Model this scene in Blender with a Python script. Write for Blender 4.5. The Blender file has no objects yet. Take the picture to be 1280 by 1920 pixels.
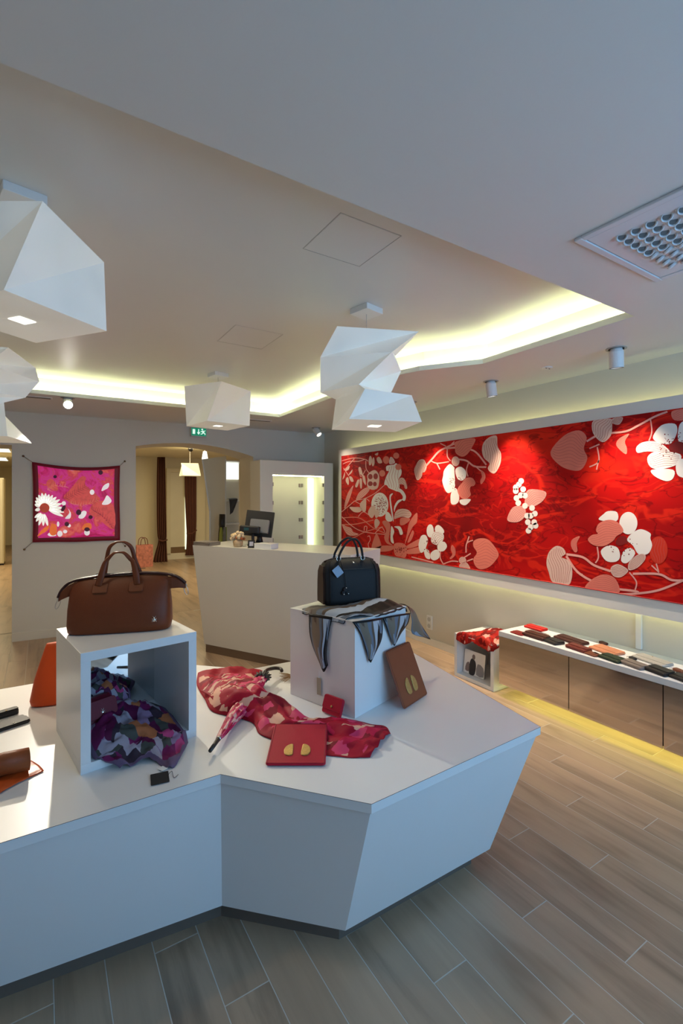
import bpy, bmesh, math, random
from mathutils import Vector, Matrix, noise
random.seed(7)
PI = math.pi
SC = bpy.context.scene
COL = SC.collection

# ------------------------------------------------------------------ camera
# room axes: +Y runs along the mural wall away from the camera, +X towards the mural wall
FOC, HZ, EYE = 890.0, 935.0, 1.6
YAW = math.atan(564 / FOC)
FW = Vector((math.sin(YAW), math.cos(YAW), 0)); RT = Vector((math.cos(YAW), -math.sin(YAW), 0))
cd = bpy.data.cameras.new('camera'); cam = bpy.data.objects.new('camera', cd); COL.objects.link(cam)
cam.location = (0, 0, EYE); cam.rotation_euler = (PI / 2, 0, -YAW)
cd.sensor_fit = 'VERTICAL'; cd.sensor_height = 36; cd.lens = 36 * FOC / 1920
cd.shift_y = -25 / 1920; cd.clip_start = 0.05; cd.clip_end = 100
SC.camera = cam

# ------------------------------------------------------------------ world, daylight, exposure
w = bpy.data.worlds.new('world'); SC.world = w; w.use_nodes = True
w.node_tree.nodes['Background'].inputs[0].default_value = (0.45, 0.62, 0.9, 1)
w.node_tree.nodes['Background'].inputs[1].default_value = 0.6
SC.view_settings.view_transform = 'Standard'; SC.view_settings.look = 'None'
SC.view_settings.exposure = 0.0; SC.view_settings.gamma = 1.0
SC.view_settings.use_curve_mapping = False

def area(name, loc, rot, sx, sy, power, color, spread=PI):
    l = bpy.data.lights.new(name, 'AREA'); l.shape = 'RECTANGLE'; l.size = sx; l.size_y = sy
    l.energy = power; l.color = color; l.spread = spread
    o = bpy.data.objects.new(name, l); COL.objects.link(o); o.location = loc; o.rotation_euler = rot
    return o
def spot(name, loc, target, power, color, angle, blend=0.4, r=0.03):
    l = bpy.data.lights.new(name, 'SPOT'); l.energy = power; l.color = color
    l.spot_size = math.radians(angle); l.spot_blend = blend; l.shadow_soft_size = r
    o = bpy.data.objects.new(name, l); COL.objects.link(o); o.location = loc
    o.rotation_euler = (Vector(target) - Vector(loc)).to_track_quat('-Z', 'Y').to_euler()
    return o
def point(name, loc, power, color, r=0.05):
    l = bpy.data.lights.new(name, 'POINT'); l.energy = power; l.color = color; l.shadow_soft_size = r
    o = bpy.data.objects.new(name, l); COL.objects.link(o); o.location = loc
    return o
# daylight through the shop window behind the camera
DAY = (0.27, 0.60, 1.0)
area('window_daylight', (2.15, -1.72, 1.62), (PI / 2 + .32, 0, 0), 2.7, 1.5, 70, DAY)
WARM = (1.0, 0.80, 0.58)
# rooms behind the back wall
area('rear_room_light', (2.6, 9.6, 2.62), (0, 0, 0), 1.6, 2.4, 75, (1.0, 0.83, 0.5))
area('side_room_light', (-1.6, 12.6, 2.62), (0, 0, 0), 1.6, 5.0, 110, (1.0, 0.83, 0.5))

# ------------------------------------------------------------------ pixel helpers (photo frame 1280x1920)
def ray(x, y):
    return FW + RT * ((x - 640) / FOC) + Vector((0, 0, -(y - HZ) / FOC))
def W(x, y, z):
    r = ray(x, y); t = (z - EYE) / r.z
    return Vector((0, 0, EYE)) + r * t
def PX(x, y, X):
    r = ray(x, y); return Vector((0, 0, EYE)) + r * (X / r.x)
def PY(x, y, Y):
    r = ray(x, y); return Vector((0, 0, EYE)) + r * (Y / r.y)
def PD(x, y, d):
    return Vector((0, 0, EYE)) + ray(x, y) * d

# ------------------------------------------------------------------ materials
MATS = {}
def nmat(name):
    m = bpy.data.materials.new(name); m.use_nodes = True
    MATS[name] = m
    return m, m.node_tree.nodes, m.node_tree.links, m.node_tree.nodes['Principled BSDF']
def srgb(r, g, b):
    f = lambda c: (c / 255 / 12.92) if c / 255 <= 0.04045 else ((c / 255 + 0.055) / 1.055) ** 2.4
    return (f(r), f(g), f(b), 1)
def mat(name, col, rough=0.5, metal=0.0, bump=0.0, bscale=60, var=0.06, vscale=3.0, emit=None, es=0.0, spec=0.5):
    """plain procedural material: colour with a soft noise variation and fine relief"""
    if name in MATS: return MATS[name]
    m, n, l, b = nmat(name)
    c = col if len(col) == 4 else (*col, 1)
    tc = n.new('ShaderNodeTexCoord')
    nt = n.new('ShaderNodeTexNoise'); nt.inputs['Scale'].default_value = vscale; nt.inputs['Detail'].default_value = 3
    l.new(tc.outputs['Object'], nt.inputs['Vector'])
    mx = n.new('ShaderNodeMix'); mx.data_type = 'RGBA'
    mx.inputs[6].default_value = (c[0] * (1 - var), c[1] * (1 - var), c[2] * (1 - var), 1)
    mx.inputs[7].default_value = (min(1, c[0] * (1 + var)), min(1, c[1] * (1 + var)), min(1, c[2] * (1 + var)), 1)
    l.new(nt.outputs[0], mx.inputs[0]); l.new(mx.outputs[2], b.inputs['Base Color'])
    b.inputs['Roughness'].default_value = rough; b.inputs['Metallic'].default_value = metal
    b.inputs['Specular IOR Level'].default_value = spec
    if bump:
        n2 = n.new('ShaderNodeTexNoise'); n2.inputs['Scale'].default_value = bscale; n2.inputs['Detail'].default_value = 4
        l.new(tc.outputs['Object'], n2.inputs['Vector'])
        bp = n.new('ShaderNodeBump'); bp.inputs['Strength'].default_value = bump; bp.inputs['Distance'].default_value = 0.002
        l.new(n2.outputs[0], bp.inputs['Height']); l.new(bp.outputs[0], b.inputs['Normal'])
    if emit:
        b.inputs['Emission Color'].default_value = emit if len(emit) == 4 else (*emit, 1)
        b.inputs['Emission Strength'].default_value = es
    return m
def ramp(n, stops, interp='LINEAR'):
    r = n.new('ShaderNodeValToRGB'); r.color_ramp.interpolation = interp
    e = r.color_ramp.elements
    while len(e) < len(stops): e.new(0.5)
    for i, (p, c) in enumerate(stops):
        e[i].position = p; e[i].color = c if len(c) == 4 else (*c, 1)
    return r

wallm = mat('wall_paint', (0.72, 0.69, 0.62), 0.75, bump=0.15, bscale=180, var=0.02)
ceilm = mat('ceiling_paint', (0.74, 0.74, 0.72), 0.42, bump=0.05, bscale=150, var=0.015)
rearm = mat('rear_wall_paint', (0.74, 0.67, 0.47), 0.75, bump=0.1, bscale=150, var=0.02)
whitem = mat('white_laminate', (0.78, 0.79, 0.80), 0.32, bump=0.04, bscale=300, var=0.015)
deskm = mat('desk_laminate', (0.70, 0.69, 0.65), 0.4, bump=0.04, bscale=300, var=0.015)
plinthm = mat('grey_plinth', srgb(108, 98, 90), 0.45, var=0.05)
seamm = mat('joint_line', (0.10, 0.09, 0.08), 0.8)
blackm = mat('black_plastic', (0.012, 0.012, 0.013), 0.4)
darkm = mat('dark_slot', (0.03, 0.03, 0.03), 0.8)
metalm = mat('brushed_steel', (0.6, 0.58, 0.54), 0.3, 1.0)
chromem = mat('chrome', (0.85, 0.83, 0.78), 0.12, 1.0)
goldm = mat('gold_filigree', (0.50, 0.33, 0.11), 0.38, 0.8, bump=1.0, bscale=420, var=0.6, vscale=260)
ledm = mat('cove_led', (0.9, 1.0, 0.6), emit=(0.98, 1.0, 0.62, 1), es=34.0)
led2m = mat('panel_led', (0.9, 1.0, 0.5), emit=(1.0, 0.98, 0.50, 1), es=7.0)
led3m = mat('plinth_led', (0.9, 1.0, 0.3), emit=(0.95, 0.95, 0.30, 1), es=34.0)
lampw = mat('spot_white', (0.8, 0.8, 0.8), 0.35)
cordm = mat('cord', (0.5, 0.5, 0.5), 0.5)
paperm = mat('white_paper', (0.82, 0.82, 0.8), 0.7)

def floor_mat(name, tone, sc):
    m, n, l, b = nmat(name)
    tc = n.new('ShaderNodeTexCoord'); oi = n.new('ShaderNodeObjectInfo')
    ad = n.new('ShaderNodeVectorMath'); ad.operation = 'ADD'
    ml = n.new('ShaderNodeVectorMath'); ml.operation = 'SCALE'; ml.inputs[3].default_value = 37.0
    cb = n.new('ShaderNodeCombineXYZ')
    for i in range(3): l.new(oi.outputs['Random'], cb.inputs[i])
    l.new(cb.outputs[0], ml.inputs[0]); l.new(tc.outputs['Object'], ad.inputs[0]); l.new(ml.outputs[0], ad.inputs[1])
    mp = n.new('ShaderNodeMapping'); mp.inputs['Scale'].default_value = (sc * 1.0, sc * 0.085, 1)
    l.new(ad.outputs[0], mp.inputs[0])
    n1 = n.new('ShaderNodeTexNoise'); n1.inputs['Scale'].default_value = 9; n1.inputs['Detail'].default_value = 8
    n1.inputs['Roughness'].default_value = 0.62; n1.inputs['Distortion'].default_value = 0.6
    l.new(mp.outputs[0], n1.inputs['Vector'])
    n2 = n.new('ShaderNodeTexNoise'); n2.inputs['Scale'].default_value = 3.2; n2.inputs['Detail'].default_value = 3
    mp2 = n.new('ShaderNodeMapping'); mp2.inputs['Scale'].default_value = (1.6, 0.5, 1)
    l.new(ad.outputs[0], mp2.inputs[0]); l.new(mp2.outputs[0], n2.inputs['Vector'])
    d = tuple(c * 0.66 for c in tone); t = tone; h = tuple(min(1, c * 1.14) for c in tone)
    r1 = ramp(n, [(0.30, d), (0.47, t), (0.66, h)])
    l.new(n1.outputs[0], r1.inputs[0])
    r2 = ramp(n, [(0.26, (0.62, 0.58, 0.54)), (0.40, (0.95, 0.95, 0.95)), (0.75, (1.1, 1.08, 1.05))])
    l.new(n2.outputs[0], r2.inputs[0])
    mx = n.new('ShaderNodeMix'); mx.data_type = 'RGBA'; mx.blend_type = 'MULTIPLY'; mx.inputs[0].default_value = 0.8
    l.new(r1.outputs[0], mx.inputs[6]); l.new(r2.outputs[0], mx.inputs[7])
    # tone of the single plank
    hs = n.new('ShaderNodeHueSaturation'); mr = n.new('ShaderNodeMapRange')
    mr.inputs[3].default_value = 0.92; mr.inputs[4].default_value = 1.08
    l.new(oi.outputs['Random'], mr.inputs[0]); l.new(mr.outputs[0], hs.inputs['Value']); l.new(mx.outputs[2], hs.inputs['Color'])
    l.new(hs.outputs[0], b.inputs['Base Color'])
    b.inputs['Roughness'].default_value = 0.36
    bp = n.new('ShaderNodeBump'); bp.inputs['Strength'].default_value = 0.12; bp.inputs['Distance'].default_value = 0.002
    l.new(n1.outputs[0], bp.inputs['Height']); l.new(bp.outputs[0], b.inputs['Normal'])
    return m
plankm = floor_mat('oak_tile', (0.43, 0.305, 0.205), 1.0)
groutm = mat('grout', (0.60, 0.56, 0.50), 0.9)

def leather(name, col, rough=0.42):
    return mat(name, col, rough, bump=0.35, bscale=420, var=0.12, vscale=14, spec=.28)
def cloth(name, stops, scale=5.0, border=None, bw=0.04, rough=0.6, streak=(1, 1), dist=2.0, rot=0.0):
    """printed silk: constant-colour patches from distorted noise on the cloth's UV, plain border along the hem"""
    m, n, l, b = nmat(name)
    uv = n.new('ShaderNodeUVMap')
    mp = n.new('ShaderNodeMapping'); mp.inputs['Scale'].default_value = (streak[0], streak[1], 1)
    l.new(uv.outputs[0], mp.inputs[0])
    mp.inputs['Rotation'].default_value = (0, 0, rot)
    wn = n.new('ShaderNodeTexNoise'); wn.inputs['Scale'].default_value = scale * .8; l.new(mp.outputs[0], wn.inputs['Vector'])
    wm_ = n.new('ShaderNodeMix'); wm_.data_type = 'RGBA'; wm_.inputs[0].default_value = dist * .12
    l.new(mp.outputs[0], wm_.inputs[6]); l.new(wn.outputs[1], wm_.inputs[7])
    nt = n.new('ShaderNodeTexVoronoi'); nt.inputs['Scale'].default_value = scale; l.new(wm_.outputs[2], nt.inputs['Vector'])
    sp_ = n.new('ShaderNodeSeparateColor'); l.new(nt.outputs['Color'], sp_.inputs[0])
    r = ramp(n, stops, 'CONSTANT'); l.new(sp_.outputs[0], r.inputs[0])
    out = r.outputs[0]
    if border:
        sx = n.new('ShaderNodeSeparateXYZ'); l.new(uv.outputs[0], sx.inputs[0])
        prev = None
        for k in (0, 1):
            for op, v in (('LESS_THAN', bw), ('GREATER_THAN', 1 - bw)):
                q = n.new('ShaderNodeMath'); q.operation = op; q.inputs[1].default_value = v
                l.new(sx.outputs[k], q.inputs[0])
                if prev is None: prev = q
                else:
                    a = n.new('ShaderNodeMath'); a.operation = 'MAXIMUM'
                    l.new(prev.outputs[0], a.inputs[0]); l.new(q.outputs[0], a.inputs[1]); prev = a
        mx = n.new('ShaderNodeMix'); mx.data_type = 'RGBA'
        l.new(prev.outputs[0], mx.inputs[0]); l.new(out, mx.inputs[6]); mx.inputs[7].default_value = border
        out = mx.outputs[2]
    l.new(out, b.inputs['Base Color'])
    b.inputs['Roughness'].default_value = rough
    b.inputs['Specular IOR Level'].default_value = .2
    return m

# ------------------------------------------------------------------ mesh builder
class MB:
    def __init__(s): s.v = []; s.f = []; s.uv = []
    def add(s, vs, fs, uvs=None):
        o = len(s.v); s.v += [Vector(p) for p in vs]; s.f += [tuple(i + o for i in f) for f in fs]
        s.uv += list(uvs) if uvs else [(0, 0)] * len(vs)
        return s
    def box(s, c, size, rz=0.0, M=None):
        x, y, z = (k / 2 for k in size)
        R = Matrix.Rotation(rz, 3, 'Z')
        vs = []
        for dx, dy, dz in ((-x, -y, -z), (x, -y, -z), (x, y, -z), (-x, y, -z), (-x, -y, z), (x, -y, z), (x, y, z), (-x, y, z)):
            p = R @ Vector((dx, dy, dz)) + Vector(c)
            vs.append(M @ p if M else p)
        return s.add(vs, [(3, 2, 1, 0), (4, 5, 6, 7), (0, 1, 5, 4), (1, 2, 6, 5), (2, 3, 7, 6), (3, 0, 4, 7)])
    def b(s, x0, x1, y0, y1, z0, z1):
        return s.box(((x0 + x1) / 2, (y0 + y1) / 2, (z0 + z1) / 2), (x1 - x0, y1 - y0, z1 - z0))
    def rbox(s, c, size, r, rz=0.0, seg=3, M=None):
        """slab with rounded plan corners and softened top/bottom edges"""
        x, y, z = (k / 2 for k in size); e = min(z * 0.8, r * 0.4, 0.008)
        def ring(ins, zz):
            o = []
            for cx, cy, a0 in ((x - r, y - r, 0), (-(x - r), y - r, PI / 2), (-(x - r), -(y - r), PI), (x - r, -(y - r), 1.5 * PI)):
                for k in range(seg + 1):
                    a = a0 + PI / 2 * k / seg
                    o.append(Vector((cx + (r - ins) * math.cos(a), cy + (r - ins) * math.sin(a), zz)))
            return o
        R = Matrix.Rotation(rz, 3, 'Z')
        rows = [[R @ p + Vector(c) for p in q] for q in (ring(e, -z), ring(0, -z + e), ring(0, z - e), ring(e, z))]
        if M: rows = [[M @ p for p in q] for q in rows]
        return s.loft(rows, cap=True)
    def loft(s, rows, closed=True, cap=False, uv=False):
        nr, nc = len(rows), len(rows[0]); vs = [p for r in rows for p in r]; fs = []
        for i in range(nr - 1):
            for j in range(nc if closed else nc - 1):
                k = (j + 1) % nc
                fs.append((i * nc + j, i * nc + k, (i + 1) * nc + k, (i + 1) * nc + j))
        if cap:
            fs.append(tuple(reversed(range(nc)))); fs.append(tuple((nr - 1) * nc + j for j in range(nc)))
        uvs = [(j / (nc - 1), i / (nr - 1)) for i in range(nr) for j in range(nc)] if uv else None
        return s.add(vs, fs, uvs)
    def prism(s, poly, z0, z1):
        n = len(poly)
        vs = [(p[0], p[1], z0) for p in poly] + [(p[0], p[1], z1) for p in poly]
        fs = [tuple(reversed(range(n))), tuple(range(n, 2 * n))] + [(i, (i + 1) % n, n + (i + 1) % n, n + i) for i in range(n)]
        return s.add(vs, fs)
    def tube(s, pts, r, n=8, cap=True, flat=1.0, up=None):
        pts = [Vector(p) for p in pts]; rows = []
        rr = r if isinstance(r, (list, tuple)) else [r] * len(pts)
        u = Vector(up) if up else None
        for i, p in enumerate(pts):
            t = (pts[min(i + 1, len(pts) - 1)] - pts[max(i - 1, 0)]).normalized()
            if up is None:
                if u is None: u = Vector((0, 0, 1)) if abs(t.z) < 0.9 else Vector((1, 0, 0))
            a = t.cross(u).normalized(); bb = a.cross(t).normalized()
            if up is None: u = bb
            rows.append([p + a * math.cos(2 * PI * k / n) * rr[i] * flat + bb * math.sin(2 * PI * k / n) * rr[i] for k in range(n)])
        return s.loft(rows, cap=cap)
    def lathe(s, prof, c, n=20, M=None, cap=True):
        rows = []
        for r, z in prof:
            q = [Vector((r * math.cos(2 * PI * k / n), r * math.sin(2 * PI * k / n), z)) for k in range(n)]
            rows.append([(M @ p if M else p) + Vector(c) for p in q])
        return s.loft(rows, cap=cap)
    def build(s, name, m, parent=None, smooth=False, solid=0.0, bevel=0.0, tri=False):
        me = bpy.data.meshes.new(name)
        vs = s.v
        if parent is not None and 'M' in ROOTM.get(parent.name, {}):
            inv = ROOTM[parent.name]['M']; vs = [inv @ p for p in vs]
        me.from_pydata([tuple(p) for p in vs], [], s.f)
        ul = me.uv_layers.new(name='UVMap')
        for lp in me.loops: ul.data[lp.index].uv = s.uv[lp.vertex_index]
        bm = bmesh.new(); bm.from_mesh(me)
        if not solid: bmesh.ops.recalc_face_normals(bm, faces=bm.faces)
        if tri: bmesh.ops.triangulate(bm, faces=[f for f in bm.faces if len(f.verts) > 4])
        bm.to_mesh(me); bm.free()
        me.materials.append(m)
        if smooth: me.shade_smooth()
        o = bpy.data.objects.new(name, me); COL.objects.link(o)
        if parent:
            o.parent = parent
            if parent.name in ROOTM: ROOTM[o.name] = ROOTM[parent.name]
        if solid:
            md = o.modifiers.new('solid', 'SOLIDIFY'); md.thickness = solid; md.offset = 0
        if bevel:
            md = o.modifiers.new('bevel', 'BEVEL'); md.width = bevel; md.segments = 2; md.limit_method = 'ANGLE'
        return o
ROOTM = {}
def thing(name, label, cat, loc=(0, 0, 0), rz=0.0, group=None):
    """Empty at the thing's base. Parts are given in room coordinates and moved into its frame."""
    o = bpy.data.objects.new(name, None); COL.objects.link(o)
    o.location = loc; o.rotation_euler = (0, 0, rz); o.empty_display_size = 0.05
    o['label'] = label; o['category'] = cat
    if group: o['group'] = group
    M = Matrix.Translation(Vector(loc)) @ Matrix.Rotation(rz, 4, 'Z')
    ROOTM[o.name] = {'M': M.inverted(), 'W': M}
    return o
def sub(o, root): ROOTM[o.name] = ROOTM[root.name]; return o
def tag(o, label, cat, group=None):
    o['label'] = label; o['category'] = cat
    if group: o['group'] = group
    return o
def struct(o, label=None):
    o['kind'] = 'structure'
    if label: o['label'] = label
    return o
def catmull(pts, n, closed=False):
    pts = [Vector(p) for p in pts]; out = []; L = len(pts)
    for i in range(L if closed else L - 1):
        if closed: p0, p1, p2, p3 = (pts[(i + k - 1) % L] for k in range(4))
        else: p0, p1, p2, p3 = pts[max(i - 1, 0)], pts[i], pts[i + 1], pts[min(i + 2, L - 1)]
        for k in range(n):
            t = k / n
            out.append(0.5 * ((2 * p1) + (p2 - p0) * t + (2 * p0 - 5 * p1 + 4 * p2 - p3) * t * t + (3 * p1 - p0 - 3 * p2 + p3) * t ** 3))
    if not closed: out.append(pts[-1])
    return out
def surf(ctrl, nu, nv):
    """smooth surface through a control grid (rows of points)"""
    rows = [catmull(r, nu) for r in ctrl]
    cols = [catmull([r[j] for r in rows], nv) for j in range(len(rows[0]))]
    return [[cols[j][i] for j in range(len(cols))] for i in range(len(cols[0]))]
def bx(s, name, m, x0, x1, y0, y1, z0, z1, parent=None, bevel=0.0):
    return MB().b(x0, x1, y0, y1, z0, z1).build(name, m, parent, bevel=bevel)

# ================================================================== THE ROOM
CE, TR = 2.575, 2.74            # soffit and tray ceiling heights
XR = 3.60                       # mural wall
def yb(x): return 6.45 - 0.075 * (x + 0.27)     # back wall line
# ---- floor: grout bed, tiles as planks
fl = struct(bx(0, 'floor', groutm, -2.4, XR, -1.6, 6.9, -0.06, -0.0008), 'grey brown wood look plank tile floor')
PWD, PLN = 0.1515, 0.9
def plank_mesh(wd, ln):
    mb = MB(); c = 0.0006; x, y = wd / 2 - 0.0017, ln / 2 - 0.0017
    mb.loft([[Vector((sx * (x - i), sy * (y - i), z)) for sx, sy in ((-1, -1), (1, -1), (1, 1), (-1, 1))] for i, z in ((0, -0.0075), (0, -0.0006), (c, 0.0))], cap=True)
    me = bpy.data.meshes.new('plank'); me.from_pydata([tuple(v) for v in mb.v], [], mb.f); me.materials.append(plankm)
    return me
pm = plank_mesh(PWD, PLN); cache = {}
for k in range(-9, 24):
    x0 = 0.036 + PWD * k; x1 = min(x0 + PWD, XR - 0.002)
    off = (0.26 - 0.3 * ((k - 10) % 3)) % 0.9
    j = -1
    while True:
        ya = off + 0.9 * j; yc = ya + 0.9; j += 1
        if ya > 6.75: break
        if yc < 0.45: continue
        yc = min(yc, 6.9)
        wd, ln = round(x1 - x0, 4), round(yc - ya, 4)
        if abs(wd - PWD) < 1e-3 and abs(ln - PLN) < 1e-3: me = pm
        else:
            me = cache.get((wd, ln)) or plank_mesh(wd, ln); cache[(wd, ln)] = me
        o = bpy.data.objects.new('plank', me); COL.objects.link(o)
        o.location = ((x0 + x1) / 2, (ya + yc) / 2, 0); o.parent = fl
# rest of the floor behind the camera, out of the picture
o = MB().b(-2.4, XR, -1.6, 0.05, -0.01, 0.0).build('plank_rest', plankm, fl); o['kind'] = 'stuff'
struct(bx(0, 'floor_rear', plankm, 0.5, 7.0, 6.9, 13.0, -0.06, 0.0), 'warm lit wood look floor behind the arch')
struct(bx(0, 'floor_side', plankm, -4.6, 0.5, 6.9, 20.0, -0.06, 0.0), 'warm lit wood look floor of the side room')

# ---- ceiling: soffit with the zigzag tray opening
edge_px = [(1184, 592.5), (905, 682), (786, 695), (724, 708), (524, 782)]
tray = [Vector((-1.75, 1.305)), Vector((2.68, 1.305))] + [W(x, y, CE).xy for x, y in edge_px[1:]]
tray += [Vector((-1.75, 5.26))]
def offset_poly(poly, d):
    out = []; n = len(poly)
    for i in range(n):
        a, b_, c = poly[i - 1], poly[i], poly[(i + 1) % n]
        n1 = Vector(((b_ - a).y, -(b_ - a).x)).normalized(); n2 = Vector(((c - b_).y, -(c - b_).x)).normalized()
        m = (n1 + n2).normalized(); out.append(b_ + m * (d / max(0.35, m.dot(n1))))
    return out
def ring_slab(name, outer, inner, z0, z1, m):
    bm = bmesh.new(); loops = []
    for z in (z0, z1):
        es = []
        for poly in (outer, inner):
            vs = [bm.verts.new((p[0], p[1], z)) for p in poly]
            es.append((vs, [bm.edges.new((vs[i], vs[(i + 1) % len(vs)])) for i in range(len(vs))]))
        bmesh.ops.triangle_fill(bm, edges=es[0][1] + es[1][1], use_beauty=True)
        loops.append(es)
    for q in (0, 1):
        a, c = loops[0][q][0], loops[1][q][0]
        for i in range(len(a)):
            j = (i + 1) % len(a); bm.faces.new((a[i], a[j], c[j], c[i]))
    bmesh.ops.recalc_face_normals(bm, faces=bm.faces)
    me = bpy.data.meshes.new(name); bm.to_mesh(me); bm.free(); me.materials.append(m)
    o = bpy.data.objects.new(name, me); COL.objects.link(o); return o
outer = [Vector((-2.4, -1.6)), Vector((XR + 0.1, -1.6)), Vector((XR + 0.1, 6.2)), Vector((-2.4, 6.62))]
ce = struct(ring_slab('ceiling', outer, tray, CE, CE + 0.02, ceilm), 'white lowered ceiling around a lit zigzag tray')
tout = offset_poly(tray, 0.075); lip_in = tray; lip_out = offset_poly(tray, 0.012)
struct(ring_slab('trim_1', lip_out, tray, CE + 0.02, CE + 0.036, ceilm), 'white lip of the ceiling cove')
mb = MB(); n = len(tout)
mb.add([(p.x, p.y, CE + 0.02) for p in tout] + [(p.x, p.y, TR) for p in tout], [(i, (i + 1) % n, n + (i + 1) % n, n + i) for i in range(n)])
struct(mb.build('trim_2', ceilm), 'upright inner face of the ceiling tray')
struct(MB().prism(tout, TR, TR + 0.05).build('ceiling_tray', ceilm, tri=True), 'raised white tray ceiling above the pendant lamps')
# LED tape lying in the cove (right and back edges)
t2 = offset_poly(tray, 0.05)
for i in range(1, n - 1):
    a, c = t2[i], t2[i + 1]; d = (c - a).normalized(); q = Vector((d.y, -d.x)) * 0.008
    mb = MB(); z = CE + 0.024
    mb.add([(a.x - q.x, a.y - q.y, z), (a.x + q.x, a.y + q.y, z), (c.x + q.x, c.y + q.y, z), (c.x - q.x, c.y - q.y, z)], [(0, 1, 2, 3)])
    mb.add([(a.x - q.x, a.y - q.y, z - .003), (a.x + q.x, a.y + q.y, z - .003), (c.x + q.x, c.y + q.y, z - .003), (c.x - q.x, c.y - q.y, z - .003)], [(3, 2, 1, 0)])
    o = mb.build('led_tape', ledm, ce)
# access hatches: thin shadow-gap frames in the tray ceiling
for (x0, x1, y0, y1) in ((1.01, 1.32, 1.60, 1.92), (1.08, 1.42, 3.0, 3.38)):
    h = thing('access_hatch', 'square flush access hatch in the tray ceiling ' + ('nearest the soffit edge' if y0 < 2 else 'above the middle single block lamp'), 'hatch', ((x0 + x1) / 2, (y0 + y1) / 2, TR - 0.003))
    MB().b(x0 + .003, x1 - .003, y0 + .003, y1 - .003, TR - 0.001, TR).build('panel', ceilm, h)
    mb = MB(); g = 0.0014
    mb.b(x0 - g, x1 + g, y0 - g, y0, TR - .0008, TR); mb.b(x0 - g, x1 + g, y1, y1 + g, TR - .0015, TR)
    mb.b(x0 - g, x0, y0, y1, TR - .0015, TR); mb.b(x1, x1 + g, y0, y1, TR - .0015, TR)
    mb.build('shadow_gap', mat('hatch_gap', (0.5, 0.5, 0.48), 0.9), h)

# ---- walls
struct(bx(0, 'wall_right', wallm, XR, XR + 0.1, -1.6, 6.17, 0, CE), 'white wall carrying the floral mural')
mb = MB()
AX0, AX1, THK = 1.0, 2.50, 0.54           # arched opening in the back wall
def wallblk(x0, x1, z0, z1):
    return mb.add([(x0, yb(x0), z0), (x1, yb(x1), z0), (x1, yb(x1) + THK, z0), (x0, yb(x0) + THK, z0),
                   (x0, yb(x0), z1), (x1, yb(x1), z1), (x1, yb(x1) + THK, z1), (x0, yb(x0) + THK, z1)],
                  [(3, 2, 1, 0), (4, 5, 6, 7), (0, 1, 5, 4), (1, 2, 6, 5), (2, 3, 7, 6), (3, 0, 4, 7)])
WT = 2.68
wallblk(-0.27, AX0, 0, WT); wallblk(AX1, XR + 0.1, 0, WT); wallblk(-2.4, -0.27, 2.2, WT)
# shallow segmental arch
N = 16
def az(t): return 2.235 + 0.10 * (1 - (2 * t - 0.9) ** 2) - 0.03 * t
for k in range(N):
    t0, t1 = k / N, (k + 1) / N; xa, xb = AX0 + (AX1 - AX0) * t0, AX0 + (AX1 - AX0) * t1
    za, zb = az(t0), az(t1)
    mb.add([(xa, yb(xa), za), (xb, yb(xb), zb), (xb, yb(xb) + THK, zb), (xa, yb(xa) + THK, za),
            (xa, yb(xa), WT), (xb, yb(xb), WT), (xb, yb(xb) + THK, WT), (xa, yb(xa) + THK, WT)],
           [(3, 2, 1, 0), (4, 5, 6, 7), (0, 1, 5, 4), (1, 2, 6, 5), (2, 3, 7, 6), (3, 0, 4, 7)])
struct(mb.build('wall_back', wallm), 'white back wall with a shallow arched opening')
struct(bx(0, 'wall_left', wallm, -2.5, -2.4, -1.6, 6.6, 0, CE), 'white left wall')
# window wall behind the camera
mb = MB(); mb.b(-2.4, XR + .1, -1.7, -1.6, 0, 0.8); mb.b(-2.4, XR + .1, -1.7, -1.6, 2.4, CE); mb.b(-2.4, -0.05, -1.7, -1.6, .8, 2.4); mb.b(3.55, XR + .1, -1.7, -1.6, .8, 2.4)
struct(mb.build('wall_front', wallm), 'shop window wall')
wf = MB()
for x in (-0.05, 1.73, 3.49): wf.b(x, x + .06, -1.69, -1.62, .8, 2.4)
for z in (.8, 2.34): wf.b(-0.05, 3.55, -1.69, -1.62, z, z + .06)
struct(wf.build('window_1', mat('window_frame', (.5, .5, .5), .4, .5)), 'shop window frame')
# baseboards
mb = MB(); mb.add([(-0.27, yb(-.27) - .012, 0), (AX0, yb(AX0) - .012, 0), (AX0, yb(AX0), 0), (-.27, yb(-.27), 0),
        (-0.27, yb(-.27) - .012, .09), (AX0, yb(AX0) - .012, .09), (AX0, yb(AX0), .09), (-.27, yb(-.27), .09)],
        [(3, 2, 1, 0), (4, 5, 6, 7), (0, 1, 5, 4), (1, 2, 6, 5), (2, 3, 7, 6), (3, 0, 4, 7)])
struct(mb.build('baseboard_back', wallm), 'white skirting board below the backlit scarf')
struct(bx(0, 'baseboard_right', mat('skirting', (.8, .79, .76), .4), XR - 0.014, XR, 3.1, 5.72, 0, .075), 'white skirting board of the mural wall')
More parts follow.
